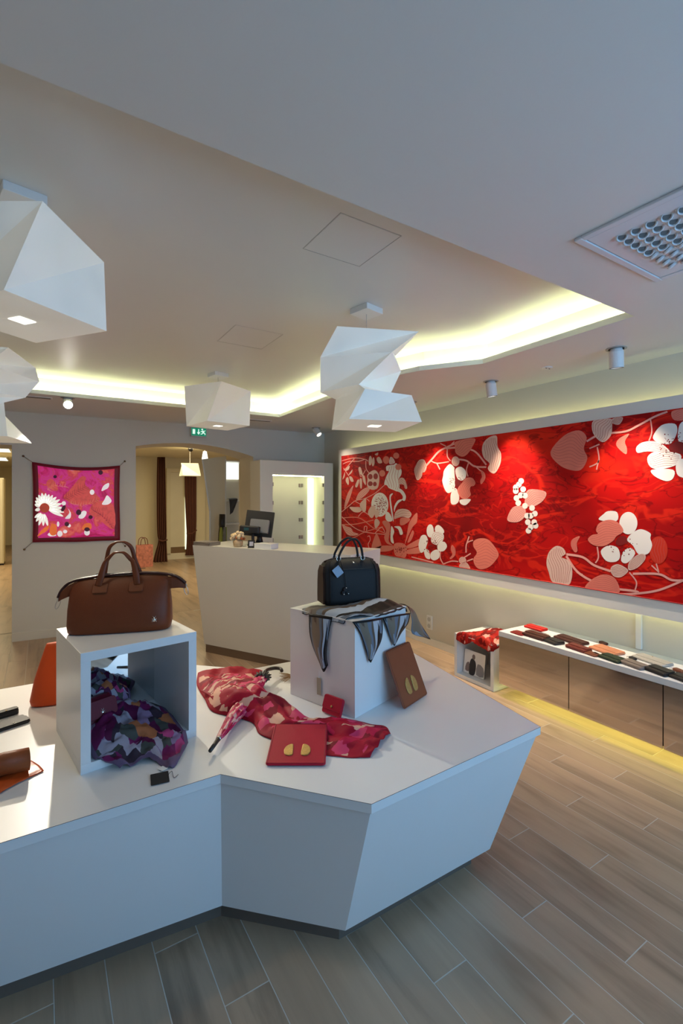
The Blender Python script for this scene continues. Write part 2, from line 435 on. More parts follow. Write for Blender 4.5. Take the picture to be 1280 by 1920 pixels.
# floating panel that carries the mural, with LED tape behind its upper and lower edges
PXF = 3.452
pn = struct(bx(0, 'trim_3', mat('panel_white', (.76, .75, .72), .55, var=.02), PXF, PXF + 0.05, 0.5, 5.52, 0.81, 2.265), 'white floating wall panel behind the mural')
bx(0, 'led_tape', led2m, PXF + 0.052, PXF + 0.060, 0.55, 5.45, 0.835, 0.85, pn)
bx(0, 'led_tape', led2m, PXF + 0.052, PXF + 0.060, 0.55, 5.45, 2.225, 2.24, pn)
bx(0, 'batten', whitem, PXF + 0.06, XR, 0.6, 5.4, 1.2, 1.3, pn)
bx(0, 'batten', whitem, PXF + 0.06, XR, 0.6, 5.4, 1.9, 2.0, pn)
tr = struct(bx(0, 'trim_4', mat('white_profile', (.85, .86, .85), .3), XR - 0.022, XR, 1.70, 1.735, 0.535, 2.2), 'white upright profile on the lit wall above the cabinet')

# ---- rooms behind
rearc = mat('rear_ceiling_paint', (.78, .72, .55), .6)
struct(bx(0, 'wall_rear', rearm, 0.5, 7.0, 13.0, 13.1, 0, 2.75), 'cream far wall of the fitting area')
struct(bx(0, 'ceiling_rear', rearc, 0.5, 7.0, 6.5, 13.1, 2.68, 2.75), 'cream ceiling of the fitting area')
struct(bx(0, 'wall_divider', rearm, 0.45, 0.55, 6.92, 20.0, 0, 2.75), 'wall between the rooms behind')
struct(bx(0, 'wall_rear_right', rearm, 7.0, 7.1, 6.5, 13.1, 0, 2.75), 'right wall of the fitting area')
struct(bx(0, 'wall_side', rearm, -4.6, 0.5, 20.0, 20.1, 0, 2.75), 'far wall of the side room')
struct(bx(0, 'wall_side_left', rearm, -4.7, -4.6, 6.5, 20.0, 0, 2.75), 'left wall of the side room')
struct(bx(0, 'ceiling_side', rearc, -4.6, 0.5, 6.5, 20.1, 2.68, 2.75), 'cream ceiling of the side room')
struct(bx(0, 'baseboard_rear', mat('rear_skirting', (.8, .74, .56), .5), 1.5, 6.5, 12.94, 13.0, 0, .16), 'pale step along the fitting area wall')

# ================================================================== DISPLAY COUNTER
TZ = 0.60
top = [(-1.15, 1.70), (0.551, 1.69), (0.915, 1.26), (1.85, 1.29), (2.09, 2.60), (1.03, 2.64), (0.62, 3.05), (-1.15, 3.08)]
bot = [(-1.15, 1.945), (0.572, 1.736), (0.905, 1.403), (1.645, 1.395), (1.84, 2.42), (0.97, 2.47), (0.55, 2.88), (-1.15, 2.92)]
kick = [(-1.15, 1.99), (0.585, 1.785), (0.915, 1.46), (1.595, 1.455), (1.78, 2.36), (0.95, 2.41), (0.53, 2.82), (-1.15, 2.86)]
ct = thing('display_counter', 'large white zigzag display counter with slanting sides and grey plinth', 'counter', (0.6, 2.2, 0))
MB().prism(top, TZ - 0.034, TZ).build('counter_top', whitem, ct, bevel=0.0015, tri=True)
MB().tube([(*p, TZ - .0004) for p in top + top[:1]], .0008, 5, cap=False).build('edge_seam', mat('seam_brown', (.16, .12, .10), .7), ct)
tin = [Vector(p) for p in offset_poly([Vector(p) for p in top], -0.012)]
N = len(top)
for i in range(N):
    j = (i + 1) % N
    mb = MB(); a, b_, c, d = tin[i], tin[j], bot[j], bot[i]
    ctr = Vector((0.5, 2.2))
    def inn(p, k): p = Vector(p[:2]); v = (ctr - p).normalized() * k; return p + v
    z1, z0 = TZ - 0.034, 0.08
    q = [Vector((a[0], a[1], z1)), Vector((b_[0], b_[1], z1)), Vector((c[0], c[1], z0)), Vector((d[0], d[1], z0))]
    q2 = [Vector((*inn(p, 0.018), p.z)) for p in q]
    for r_, fl2 in ((q, 0), (q2, 1)):       # gently twisted boards: bilinear sheets
        g = [[r_[0].lerp(r_[1], u / 10).lerp(r_[3].lerp(r_[2], u / 10), v / 10) for u in range(11)] for v in range(11)]
        mb.loft(g, closed=False)
    mb.build('side_panel', whitem, ct, smooth=True)
MB().prism(kick, 0.0, 0.08).build('plinth', plinthm, ct, tri=True)

# ================================================================== CUBES AND PEDESTAL
def open_cube(name, label, c, s, h, rz, t, open_dir, parent_m=whitem, back_m=whitem):
    """box of five boards, open towards local -Y (open_dir kept in rz)"""
    r = thing(name, label, 'display cube', (c[0], c[1], c[2]), rz)
    M = ROOTM[r.name]['W']
    hx = s / 2
    MB().box((0, 0, h - t / 2), (s, s, t), M=M).build('top_board', parent_m, r, bevel=.0012)
    MB().box((0, 0, t / 2), (s, s, t), M=M).build('bottom_board', parent_m, r, bevel=.0012)
    for sx in (-1, 1):
        MB().box((sx * (hx - t / 2), 0, h / 2), (t, s, h - 2 * t), M=M).build('side_board', parent_m, r, bevel=.0012)
    MB().box((0, hx - t / 2, h / 2), (s - 2 * t, t, h - 2 * t), M=M).build('back_board', back_m, r)
    return r
CA = math.atan2(0.065, 0.433)
ux = Vector((math.cos(CA), math.sin(CA), 0)); uy = Vector((-math.sin(CA), math.cos(CA), 0))
cc = Vector((0.122, 1.952, TZ)) + ux * 0.219 + uy * 0.219
cube = open_cube('display_cube', 'white open display cube with mirrored back below the brown handbag', cc, 0.438, 0.44, CA, 0.034, 0, back_m=mat('silver_mirror', (.80, .82, .82), .03, 1.0, var=.01))
CT = TZ + 0.44
def CL(x, y, z): return cc + ux * x + uy * y + Vector((0, 0, z))      # cube frame
pa = math.atan2(0.127, 0.408)
px_ = Vector((math.cos(pa), math.sin(pa), 0)); py_ = Vector((-math.sin(pa), math.cos(pa), 0))
PO = Vector((1.205, 1.787, TZ)); PS = 0.427
pc = PO + px_ * PS / 2 + py_ * PS / 2
pd_ = thing('pedestal_cube', 'closed white pedestal cube on the counter below the black handbag', 'pedestal', pc, pa)
M = ROOTM[pd_.name]['W']
MB().box((0, 0, .2185), (PS - .003, PS - .003, .437), M=M).build('body', whitem, pd_, bevel=.0015)
MB().box((0, 0, .4385), (PS, PS, .003), M=M).build('top_board', whitem, pd_)
def PL(x, y, z): return PO + px_ * x + py_ * y + Vector((0, 0, z))    # pedestal frame from its near corner

# ================================================================== HANDBAGS
def sring(a, b, n=28, e=3.2, cy=0.0):
    o = []
    for k in range(n):
        t = 2 * PI * k / n; c, s = math.cos(t), math.sin(t)
        o.append((math.copysign(abs(c) ** (2 / e), c) * a, cy + math.copysign(abs(s) ** (2 / e), s) * b))
    return o
def beetle(M, root, s=0.011):
    """tiny metal beetle emblem on a local XZ face (facing -Y)"""
    mb = MB()
    for (cx, cz, rx, rz_) in ((0, 0, .5, .62), (0, .72, .3, .28)):
        rows = []
        for k in range(4):
            q = math.cos(k / 3 * PI / 2); h = math.sin(k / 3 * PI / 2)
            rows.append([M @ Vector(((cx + rx * max(q, .02) * math.cos(2 * PI * j / 10)) * s, -h * .25 * s - .0005, (cz + rz_ * max(q, .02) * math.sin(2 * PI * j / 10)) * s)) for j in range(10)])
        mb.loft(rows, cap=True)
    for sx in (-1, 1):
        for z0, z1 in ((.3, .55), (0, 0), (-.3, -.6)):
            mb.tube([M @ Vector((sx * .4 * s, -.0008, z0 * s)), M @ Vector((sx * .8 * s, -.0008, z1 * s))], s * .07, 5)
        mb.tube([M @ Vector((sx * .15 * s, -.0008, .9 * s)), M @ Vector((sx * .45 * s, -.0008, 1.35 * s))], s * .06, 5)
    return mb.build('emblem', chromem, root, smooth=True)

# ---- brown handbag on the open cube
brown = leather('brown_leather', srgb(112, 54, 26)); brown_d = leather('dark_brown_edge', srgb(60, 28, 24))
fl_, fr_ = Vector((0.076, 2.215)), Vector((0.461, 2.087))
ba = math.atan2(fr_.y - fl_.y, fr_.x - fl_.x)
bc = (fl_ + fr_) / 2 + Vector((-math.sin(ba), math.cos(ba))) * 0.085
bag = thing('brown_handbag', 'brown leather handbag with twin strap handles standing on the open white cube', 'handbag', (bc.x, bc.y, CT), ba)
M = ROOTM[bag.name]['W']
prof = [(0.0, .194, .072), (.006, .201, .081), (.03, .205, .086), (.10, .203, .078), (.16, .199, .058), (.20, .195, .034), (.222, .189, .016), (.228, .186, .010)]
mb = MB(); rows = []
for z, a, b_ in prof:
    sag = 0.0
    rows.append([M @ Vector((x, y, z - (0.012 * (abs(x) / .2) ** 4 if z > .15 else 0) + (0.008 * x / .2 if z > .19 else 0))) for x, y in sring(a, b_, 44, 4.4)])
mb.loft(rows, cap=True); body = mb.build('body', brown, bag, smooth=True)
def front_y(z):
    for (z0, a0, b0), (z1, a1, b1) in zip(prof, prof[1:]):
        if z0 <= z <= z1: return -(b0 + (b1 - b0) * (z - z0) / (z1 - z0))
    return -.01
# zip-ended gusset wings and the dark zip rim
for side, pts in ((-1, [(-.17, .214, .016), (-.205, .196, .016), (-.232, .17, .013), (-.243, .142, .008)]), (1, [(.165, .216, .018), (.205, .214, .018), (.238, .200, .014), (.262, .176, .008)])):
    rows = []
    for i, (x, z, b_) in enumerate(pts):
        dz = (.055, .046, .032, .012)[i]
        rows.append([M @ Vector((x, -b_, z)), M @ Vector((x, 0, z + .004)), M @ Vector((x, b_, z)), M @ Vector((x, b_ * .9, z - dz)), M @ Vector((x, -b_ * .9, z - dz))])
    MB().loft(rows, cap=True).build('gusset_wing', brown, bag, smooth=False)
zp = catmull([(-.245, 0, .148), (-.228, 0, .183), (-.19, 0, .213), (-.10, 0, .229), (0, 0, .236), (.10, 0, .238), (.19, 0, .228), (.232, 0, .212), (.262, 0, .186)], 5)
for dy in (-.010, .010):
    MB().tube([M @ (p + Vector((0, dy, 0))) for p in zp], .0048, 6).build('zip_rim', brown_d, bag, smooth=True)
mb = MB()
for i in range(60):
    x = -.10 + i * .0042; mb.box((x, 0, .239 + .002 * x), (.0022, .012, .003), M=M)
mb.build('zip_teeth', darkm, bag)
for dy, hx0, hx1, zt, mir in ((-1, -.076, .064, .332, 0), (1, -.084, .062, .372, 1)):
    y0 = front_y(.2) if dy < 0 else -front_y(.2)
    cx, hw = (hx0 + hx1) / 2, (hx1 - hx0) / 2
    pts = [(cx - hw - .008, y0 + dy * .006, .195), (cx - hw * .95, y0 + dy * .006, .235), (cx - hw * .78, y0 * .9, .285), (cx - hw * .62, y0 * .8, zt - .028),
           (cx - hw * .3, y0 * .75, zt - .004), (cx, y0 * .75, zt), (cx + hw * .3, y0 * .75, zt - .004), (cx + hw * .62, y0 * .8, zt - .028), (cx + hw * .82, y0 * .9, .285), (cx + hw, y0 + dy * .006, .235), (cx + hw + .004, y0 + dy * .006, .195)]
    pts = catmull(pts, 5)
    def wd(t): return 0.0085 if .25 < t < .75 else 0.0085 + 0.005 * min(1, (abs(t - .5) - .25) / .15)
    rows = []
    for i, p in enumerate(pts):
        t = i / (len(pts) - 1); tg = (pts[min(i + 1, len(pts) - 1)] - pts[max(i - 1, 0)]).normalized()
        up = Vector((0, 1, 0)); a = tg.cross(up).normalized(); w_ = wd(t); th = .004
        mix = min(1, abs(t - .5) * 4)       # strap turns from edge-on at the top to face-on at the feet
        aa = (a * mix + up * (1 - mix)).normalized(); bb = tg.cross(aa).normalized()
        rows.append([M @ (p + aa * math.cos(2 * PI * k / 10) * w_ + bb * math.sin(2 * PI * k / 10) * th) for k in range(10)])
    hd = MB().loft(rows, cap=True).build('handle', brown, bag, smooth=True)
    for hx in (hx0, hx1):
        T = M @ Matrix.Translation((hx, (front_y(.185) - .001) * (-dy if dy > 0 else 1), .187)) @ Matrix.Rotation((-.62 if dy < 0 else .62) + PI / 2, 4, 'X')
        MB().rbox((0, 0, 0), (.058, .048, .005), .008, M=T).build('handle_patch', brown, hd, smooth=False)
for x, z, tl in ((-.246, .142, .3), (.264, .176, -.2)):
    pts = [M @ Vector((x + tl * .02 * math.sin(a) + .008 * math.cos(a), -.004, z - .022 + .02 * math.sin(a))) for a in [k * 2 * PI / 16 for k in range(17)]]
    MB().tube(pts, .0017, 6, cap=False).build('snap_hook', metalm, bag, smooth=True)
    MB().tube([M @ Vector((x, -.004, z + .008)), M @ Vector((x, -.004, z - .004))], .0035, 8).build('swivel', metalm, bag, smooth=True)
beetle(M @ Matrix.Translation((.142, front_y(.05) - .001, .05)) @ Matrix.Rotation(-.05, 4, 'X'), bag, .012)
mb = MB(); mb.tube([M @ Vector(p) for p in catmull([(.055, -.03, .228), (.045, -.035, .25), (.06, -.035, .262), (.10, -.032, .262)], 6)], .0011, 5); mb.build('tag_cord', blackm, bag)

# ---- black handbag on the pedestal
black = leather('black_leather', (0.016, 0.015, 0.016), .6); blackb = leather('black_brown_leather', srgb(45, 27, 20))
f0, f1 = Vector((1.212, 2.065)), Vector((1.518, 1.998))
ka = math.atan2(f1.y - f0.y, f1.x - f0.x); kc = (f0 + f1) / 2 + Vector((-math.sin(ka), math.cos(ka))) * 0.076
kb = thing('black_handbag', 'black leather bowling handbag with round handles on the draped white pedestal', 'handbag', (kc.x, kc.y, TZ + .452), ka)
M = ROOTM[kb.name]['W']
mb = MB(); rows = []
for z, a, b_ in [(0, .138, .062), (.006, .15, .073), (.03, .1555, .078), (.10, .157, .076), (.16, .156, .070), (.19, .152, .060), (.212, .142, .046), (.226, .124, .030), (.232, .09, .016)]:
    rows.append([M @ Vector((x, y, z)) for x, y in sring(a, b_, 44, 5.0)])
mb.loft(rows, cap=True).build('body', black, kb, smooth=True)
for sx in (-1, 1):
    mb = MB(); r2 = []
    for z, b_ in ((.01, .055), (.05, .058), (.12, .055), (.17, .048), (.2, .036)):
        a = .157 - (.006 if z > .19 else 0)
        r2.append([M @ Vector((sx * (a - .006), -b_, z)), M @ Vector((sx * (a + .0025), -b_ * .9, z)), M @ Vector((sx * (a + .0025), b_ * .9, z)), M @ Vector((sx * (a - .006), b_, z))])
    mb.loft(r2, cap=True).build('gusset', blackb, kb, smooth=False)
    # piping along the front edge
    MB().tube([M @ Vector((sx * .128, -.076, .012)), M @ Vector((sx * .129, -.0785, .05)), M @ Vector((sx * .129, -.0765, .11)), M @ Vector((sx * .128, -.069, .165)), M @ Vector((sx * .122, -.054, .2)), M @ Vector((sx * .11, -.03, .224))], .0022, 6).build('piping', black, kb, smooth=True)
MB().tube([M @ Vector((x, 0, .2335 - .5 * max(0, abs(x) - .09) ** 1.2)) for x in [-.14 + .02 * k for k in range(15)]], .004, 6).build('zip', blackb, kb, smooth=True)
MB().tube([M @ Vector((x, -.0635, .183)) for x in (-.12, -.06, 0, .06, .12)], .0016, 6).build('seam', blackm, kb, smooth=True)
for dy in (-1, 1):
    pts = catmull([(-.072, dy * .034, .225), (-.066, dy * .036, .258), (-.035, dy * .036, .31), (.0, dy * .035, .335), (.03, dy * .035, .332), (.052, dy * .035, .30), (.062, dy * .035, .258), (.064, dy * .034, .226)], 5)
    hd = MB().tube([M @ p for p in pts], .0062, 8).build('handle', black, kb, smooth=True)
    for hx in (-.071, .064):
        MB().tube([M @ Vector((hx + .011 * math.cos(a), dy * .036, .236 + .011 * math.sin(a))) for a in [k * PI / 7 for k in range(15)]], .0022, 6, cap=False).build('ring', chromem, hd, smooth=True)
beetle(M @ Matrix.Translation((.008, -.046, .214)) @ Matrix.Rotation(-.9, 4, 'X'), kb, .008)
T = M @ Matrix.Translation((-.092, -.083, .178)) @ Matrix.Rotation(PI / 2 - .12, 4, 'X') @ Matrix.Rotation(.62, 4, 'Z')
ptag = MB().rbox((0, 0, 0), (.044, .048, .0016), .003, M=T).build('price_tag', mat('blue_grey_card', srgb(150, 170, 195), .6), kb)
sub(ptag, kb)
MB().tube([M @ Vector(p) for p in ((-.071, -.04, .236), (-.08, -.07, .215), (-.09, -.084, .2))], .001, 5).build('tag_string', blackm, kb)
MB().tube([M @ Vector(p) for p in ((-.066, -.045, .23), (-.055, -.075, .17), (-.05, -.083, .12), (-.048, -.084, .09))], .0016, 5).build('charm_cord', blackm, kb)
ch = MB()
for (x, z, r) in ((-.052, .083, .014), (-.062, .068, .012), (-.04, .068, .012)):
    ch.rbox((0, 0, 0), (r * 1.7, r * 1.7, .008), r * .6, M=M @ Matrix.Translation((x, -.086, z)) @ Matrix.Rotation(PI / 2, 4, 'X'))
ch.build('leather_charm', black, kb)
for x, z in ((-.062, .062), (-.038, .064), (-.05, .094)):
    MB().lathe([(.0005, -.004), (.004, -.002), (.004, .002), (.0005, .004)], M @ Vector((x, -.0925, z)), 10).build('stud', chromem, kb, smooth=True)

# ---- orange bag standing behind the cube
orange = leather('orange_leather', srgb(205, 78, 28))
oc = Vector((0.15, 2.72, TZ))
ob = thing('orange_tote', 'orange leather tote bag standing behind the open white cube', 'handbag', oc, -0.12)
M = ROOTM[ob.name]['W']
rows = [[M @ Vector((x, y, z)) for x, y in sring(a, b_, 32, 3.6)] for z, a, b_ in ((0, .175, .05), (.008, .190, .062), (.03, .195, .066), (.12, .178, .055), (.20, .155, .04), (.275, .132, .026), (.29, .126, .02))]
MB().loft(rows, cap=True).build('body', orange, ob, smooth=True)
for dy in (-1, 1):
    MB().tube([M @ p for p in catmull([(-.06, dy * .026, .27), (-.05, dy * .034, .30), (0, dy * .045, .315), (.05, dy * .034, .30), (.06, dy * .026, .27)], 5)], .007, 8).build('handle', orange, ob, smooth=True)

# ---- burgundy purse in the cube
burg = leather('burgundy_leather', srgb(104, 16, 38))
T = Matrix.Translation(CL(-.105, -.03, .036)) @ Matrix.Rotation(CA + .25, 4, 'Z')
bp = thing('burgundy_purse', 'burgundy leather purse among the purple scarves inside the open cube', 'purse', T.translation, CA + .25)
M = ROOTM[bp.name]['W']
rows = [[M @ Vector((x, y + z * .25, z)) for x, y in sring(a, b_, 28, 4)] for z, a, b_ in ((0, .06, .03), (.01, .066, .036), (.08, .066, .034), (.13, .062, .026), (.15, .054, .012))]
MB().loft(rows, cap=True).build('body', burg, bp, smooth=True)
MB().rbox((0, 0, 0), (.124, .07, .004), .014, M=M @ Matrix.Translation((0, -.012, .115)) @ Matrix.Rotation(PI / 2 - .34, 4, 'X')).build('flap', burg, bp)
beetle(M @ Matrix.Translation((.0, -.018, .10)) @ Matrix.Rotation(-.3, 4, 'X'), bp, .011)

# ================================================================== CLUTCHES AND SMALL LEATHER GOODS ON THE COUNTER
def frame(o, ex, ey):
    ex = ex.normalized(); ez = ex.cross(ey).normalized(); ey = ez.cross(ex)
    return Matrix(((ex.x, ey.x, ez.x, o.x), (ex.y, ey.y, ez.y, o.y), (ex.z, ey.z, ez.z, o.z), (0, 0, 0, 1)))
def wing(sx, s):
    pts = [(.10, -.5), (.35, -.62), (.62, -.5), (.72, -.1), (.62, .3), (.36, .55), (.16, .52), (.12, .1)]
    return [Vector((sx * x * s, y * s, 0)) for x, y in pts]
def clutch(name, label, T, wd, ht, th, m, zip_m, wings, wy, wscale, spreadx):
    o = Vector(T.translation)
    c = thing(name, label, 'clutch', o)
    MB().rbox((wd / 2, ht / 2, th / 2), (wd, ht, th), .012, M=T).build('body', m, c, smooth=False)
    MB().tube([T @ Vector(p) for p in ((.012, ht - .001, th * .5), (wd * .5, ht + .001, th * .5), (wd - .012, ht - .001, th * .5))], .0025, 6).build('zip', zip_m, c)
    # stitched rim
    pts = [(.006, .006), (wd - .006, .006), (wd - .006, ht - .006), (.006, ht - .006), (.006, .006)]
    MB().tube([T @ Vector((x, y, th)) for x, y in pts], .0009, 5).build('stitching', zip_m, c)
    for sx in (-1, 1):
        poly = catmull(wing(sx, wscale), 4, closed=True)
        if sx < 0: poly = poly[::-1]
        n = len(poly); mb = MB()
        off = Vector((wd / 2 + sx * spreadx, wy, th))
        ins = [p * .86 + Vector((sx * wscale * .06, 0, 0)) for p in poly]
        rows = [[T @ (p + off) for p in poly], [T @ (p + off + Vector((0, 0, .003))) for p in poly], [T @ (p + off + Vector((0, 0, .0045))) for p in ins]]
        mb.loft(rows, cap=True).build('gold_wing', goldm, c)
    return c
red = leather('crimson_leather', srgb(172, 18, 48)); rededge = leather('dark_red_edge', srgb(90, 8, 26))
A, B_, D = W(497, 1437, TZ + .002), W(610, 1437, TZ + .002), W(512, 1363, TZ + .028)
T = frame(A, B_ - A, D - A)
clutch('red_clutch', 'flat crimson leather clutch with two gold wings lying on the pink scarf', T, (B_ - A).length, .265, .009, red, rededge, 1, .085, .058, .010)
A, B_ = W(755, 1331, TZ + .003), W(799, 1302, TZ + .003)
ex = (B_ - A).normalized()
def RP(x, y, p0, nn):
    r = ray(x, y); c = Vector((0, 0, EYE)); t = (p0 - c).dot(nn) / r.dot(nn); return c + r * t
TL = RP(723, 1222, PL(0, -.012, 0), py_)
T = frame(A, B_ - A, TL - A)
tan = leather('cognac_leather', srgb(138, 74, 46)); tanedge = leather('cognac_edge', srgb(78, 38, 24))
clutch('brown_clutch', 'brown leather clutch with two gold wings leaning against the white pedestal', T, (B_ - A).length, (TL - A).length, .010, tan, tanedge, 1, .085, .064, .004)
# small red purse leaning on the pedestal's left face
A, B_ = W(605, 1334, TZ + .002), W(640, 1348, TZ + .002)
nn = px_; TL = RP(613, 1300, PL(-.012, 0, 0), nn)
T = frame(A, B_ - A, TL - A); wd, ht = (B_ - A).length, (TL - A).length
rp = thing('red_card_purse', 'small crimson folded purse leaning against the left side of the pedestal', 'purse', A)
MB().rbox((wd / 2, ht / 2, .007), (wd, ht, .014), .01, M=T).build('body', red, rp)
fp = MB().rbox((wd / 2, ht * .62, .016), (wd * .98, ht * .74, .004), .01, M=T).build('flap', red, rp)
MB().lathe([(.0005, 0), (.006, .001), (.004, .004), (.0005, .005)], (0, 0, 0), 10, M=T @ Matrix.Translation((wd / 2, ht * .45, .018))).build('gold_clasp', goldm, fp, smooth=True)
# hanging swing tag by the scarf corner
A = RP(598, 1290, PL(-.014, 0, 0), px_)

# ================================================================== SCARVES
def ridged(p, f):
    return 1 - abs(noise.noise(p * f)) * 1.9
def patch(mb, ctrl, nu=6, nv=6, amp=0.0, freq=14.0, nrm=Vector((0, 0, 1)), seed=0.0, uvr=(0, 1, 0, 1), hold=True):
    g = surf(ctrl, nu, nv); nr, nc = len(g), len(g[0]); uvs = []
    for i in range(nr):
        for j in range(nc):
            u, v = j / (nc - 1), i / (nr - 1)
            k = amp * (ridged(g[i][j] + Vector((seed, seed * 2, 0)), freq) - .45 + .5 * noise.noise(g[i][j] * freq * 2.3 + Vector((seed, 0, 0))))
            if hold: k *= min(1, 5 * min(u, 1 - u)) * .85 + .15
            g[i][j] = g[i][j] + nrm * k
            uvs.append((uvr[0] + (uvr[1] - uvr[0]) * u, uvr[2] + (uvr[3] - uvr[2]) * v))
    n0 = len(mb.uv); mb.loft(g, closed=False); mb.uv[n0:] = uvs
    return g
# -- grey and black silk scarf over the pedestal
greys = cloth('grey_silk', [(0, srgb(20, 17, 18)), (.14, srgb(92, 78, 66)), (.30, srgb(104, 114, 128)), (.50, srgb(140, 150, 164)), (.66, srgb(176, 184, 194)), (.80, srgb(120, 108, 94)), (.92, srgb(62, 56, 54))], 2.6, (0.006, 0.006, 0.007, 1), .075, .45, (3.0, .55), .8, .25)
def RF(px, off): return RP(px[0], px[1], PL(0, -off, 0), py_)      # on the pedestal's right-hand front face
def LF(px, off): return RP(px[0], px[1], PL(-off, 0, 0), px_)      # on its left-hand face
mb = MB()
patch(mb, [[LF((579, 1150), .008), LF((600, 1153), .016), LF((623, 1157), .008)],
           [LF((580, 1185), .012), LF((602, 1188), .028), LF((616, 1190), .010)],
           [LF((586, 1212), .012), LF((600, 1222), .030), LF((612, 1226), .012)],
           [LF((600, 1246), .014), LF((607, 1260), .018), LF((615, 1247), .012)]], 6, 6, .005, 11, -px_, 1.0)
patch(mb, [[RF((660, 1166), .006), RF((690, 1162), .018), RF((716, 1158), .008)],
           [RF((675, 1188), .008), RF((695, 1188), .028), RF((717, 1180), .014)],
           [RF((684, 1214), .010), RF((699, 1212), .026), RF((714, 1202), .016)],
           [RF((691, 1238), .012), RF((694, 1242), .014), RF((699, 1233), .012)]], 6, 6, .004, 11, -py_, 2.0)
patch(mb, [[RF((716, 1158), .006), RF((742, 1153), .016), RF((769, 1149), .008)],
           [RF((723, 1174), .010), RF((742, 1172), .030), RF((765, 1168), .012)],
           [RF((730, 1192), .012), RF((740, 1192), .026), RF((752, 1187), .014)],
           [RF((737, 1208), .014), RF((739, 1211), .016), RF((742, 1206), .014)]], 6, 6, .004, 11, -py_, 3.0)
# corner sliding over the far right edge and flaring out
patch(mb, [[PD(748, 1132, 2.60), PD(760, 1134, 2.56), PD(769, 1146, 2.50)],
           [PD(768, 1140, 2.64), PD(778, 1148, 2.59), PD(772, 1164, 2.52)],
           [PD(783, 1162, 2.66), PD(786, 1170, 2.61), PD(771, 1184, 2.55)],
           [PD(796, 1182, 2.67), PD(792, 1188, 2.63), PD(778, 1191, 2.58)],
           [PD(807, 1199, 2.68), PD(803, 1198, 2.66), PD(797, 1195, 2.63)]], 6, 5, .004, 12, px_, 4.0, (.0, .5, .0, 1))
# bunched cloth on top
Zt = .443
patch(mb, [[PL(-.008, .33, Zt - .02), PL(-.008, .26, Zt - .012), PL(-.008, .18, Zt - .02), PL(-.008, .06, Zt - .02)],
           [PL(.03, .36, Zt + .003), PL(.03, .28, Zt + .012), PL(.03, .18, Zt + .014), PL(.02, .05, Zt + .003)],
           [PL(.12, .32, Zt + .003), PL(.12, .23, Zt + .012), PL(.12, .12, Zt + .022), PL(.11, .01, Zt + .004)],
           [PL(.22, .30, Zt + .004), PL(.22, .21, Zt + .012), PL(.22, .11, Zt + .030), PL(.21, -.010, Zt - .012)],
           [PL(.32, .30, Zt + .004), PL(.32, .21, Zt + .015), PL(.32, .11, Zt + .034), PL(.31, -.010, Zt - .012)],
           [PL(.41, .30, Zt + .004), PL(.41, .21, Zt + .018), PL(.41, .11, Zt + .02), PL(.41, -.006, Zt - .012)],
           [PL(.437, .30, Zt - .04), PL(.437, .21, Zt - .03), PL(.437, .11, Zt - .03), PL(.437, .0, Zt - .04)]], 6, 6, .009, 14, Vector((0, 0, 1)), 5.0, (.06, .94, .06, .94), False)
gs = mb.build('grey_silk_scarf', greys, None, smooth=True, solid=.0018)
tag(gs, 'grey and black silk scarf draped over the pedestal under the black handbag', 'scarf')
A = LF((601, 1266), .008)
tg = MB(); T = frame(LF((594, 1302), .006), LF((603, 1305), .006) - LF((594, 1302), .006), LF((595, 1272), .006) - LF((594, 1302), .006))
tg.rbox((.014, .042, .0), (.028, .082, .002), .003, M=T); tgo = tg.build('price_tag', mat('beige_card', srgb(168, 158, 140), .7), gs)
MB().tube([LF((595, 1256), .004), LF((598, 1258), .006), LF((598, 1275), .006)], .0008, 5).build('tag_string', paperm, gs)

# -- umbrella under the pink scarf
pinkp = cloth('pink_print', [(0, srgb(128, 4, 34)), (.22, srgb(164, 8, 44)), (.50, srgb(186, 22, 66)), (.62, srgb(206, 60, 104)), (.72, srgb(214, 166, 146)), (.92, srgb(150, 6, 40))], 7.0, srgb(150, 4, 36), .05, .6, (.8, 4.2), 1.2, .45)
umbp = cloth('umbrella_print', [(0, srgb(186, 24, 78)), (.35, srgb(206, 70, 112)), (.6, srgb(226, 178, 170)), (.8, srgb(160, 12, 56))], 9, None, 0, .5, (2, 3), 1.0, .4)
U0, U1 = Vector((.552, 1.818, TZ + .027)), Vector((1.005, 2.375, TZ + .046))
ud = (U1 - U0).normalized(); L = (U1 - U0).length
un = ud.cross(Vector((0, 0, 1))).normalized(); uv_ = un.cross(ud)
um = thing('umbrella', 'closed pink patterned umbrella with black hook handle under the pink scarf', 'umbrella', (U0 + U1) / 2 - Vector((0, 0, .03)))
rows = []; uvs = []
for i in range(25):
    t = i / 24; p = U0 + ud * (.085 + (L - .085) * t)
    r = (.010 + .026 * min(1, t / .42) ** .8) * (1 if t < .8 else 1 - .25 * (t - .8) / .2)
    row = []
    for k in range(32):
        a = 2 * PI * k / 32; rr = r * (1 + .16 * math.cos(8 * a + 5 * t))
        row.append(p + un * math.cos(a) * rr + uv_ * math.sin(a) * rr * .62); uvs.append((k / 32, t))
    rows.append(row)
mb = MB(); mb.loft(rows, cap=True); mb.uv = uvs; mb.build('canopy', umbp, um, smooth=True)
MB().tube([U0, U0 + ud * .09], [.0075, .009], 10).build('tip', blackm, um, smooth=True)
MB().tube([U0 + ud * .084, U0 + ud * .094], .0105, 10).build('tip_collar', metalm, um, smooth=True)
mb = MB()
for k in range(22):
    a = 2 * PI * k / 22; p = U0 + ud * (L - .01 + .012 * (k % 2)) + un * math.cos(a) * .033 + uv_ * math.sin(a) * .021
    q = p + un * math.cos(a) * .012 + uv_ * math.sin(a) * .007 + ud * .012
    mb.tube([p - ud * .03, p, q], [.004, .006, .003], 6)
mb.build('black_frill', blackm, um, smooth=True)
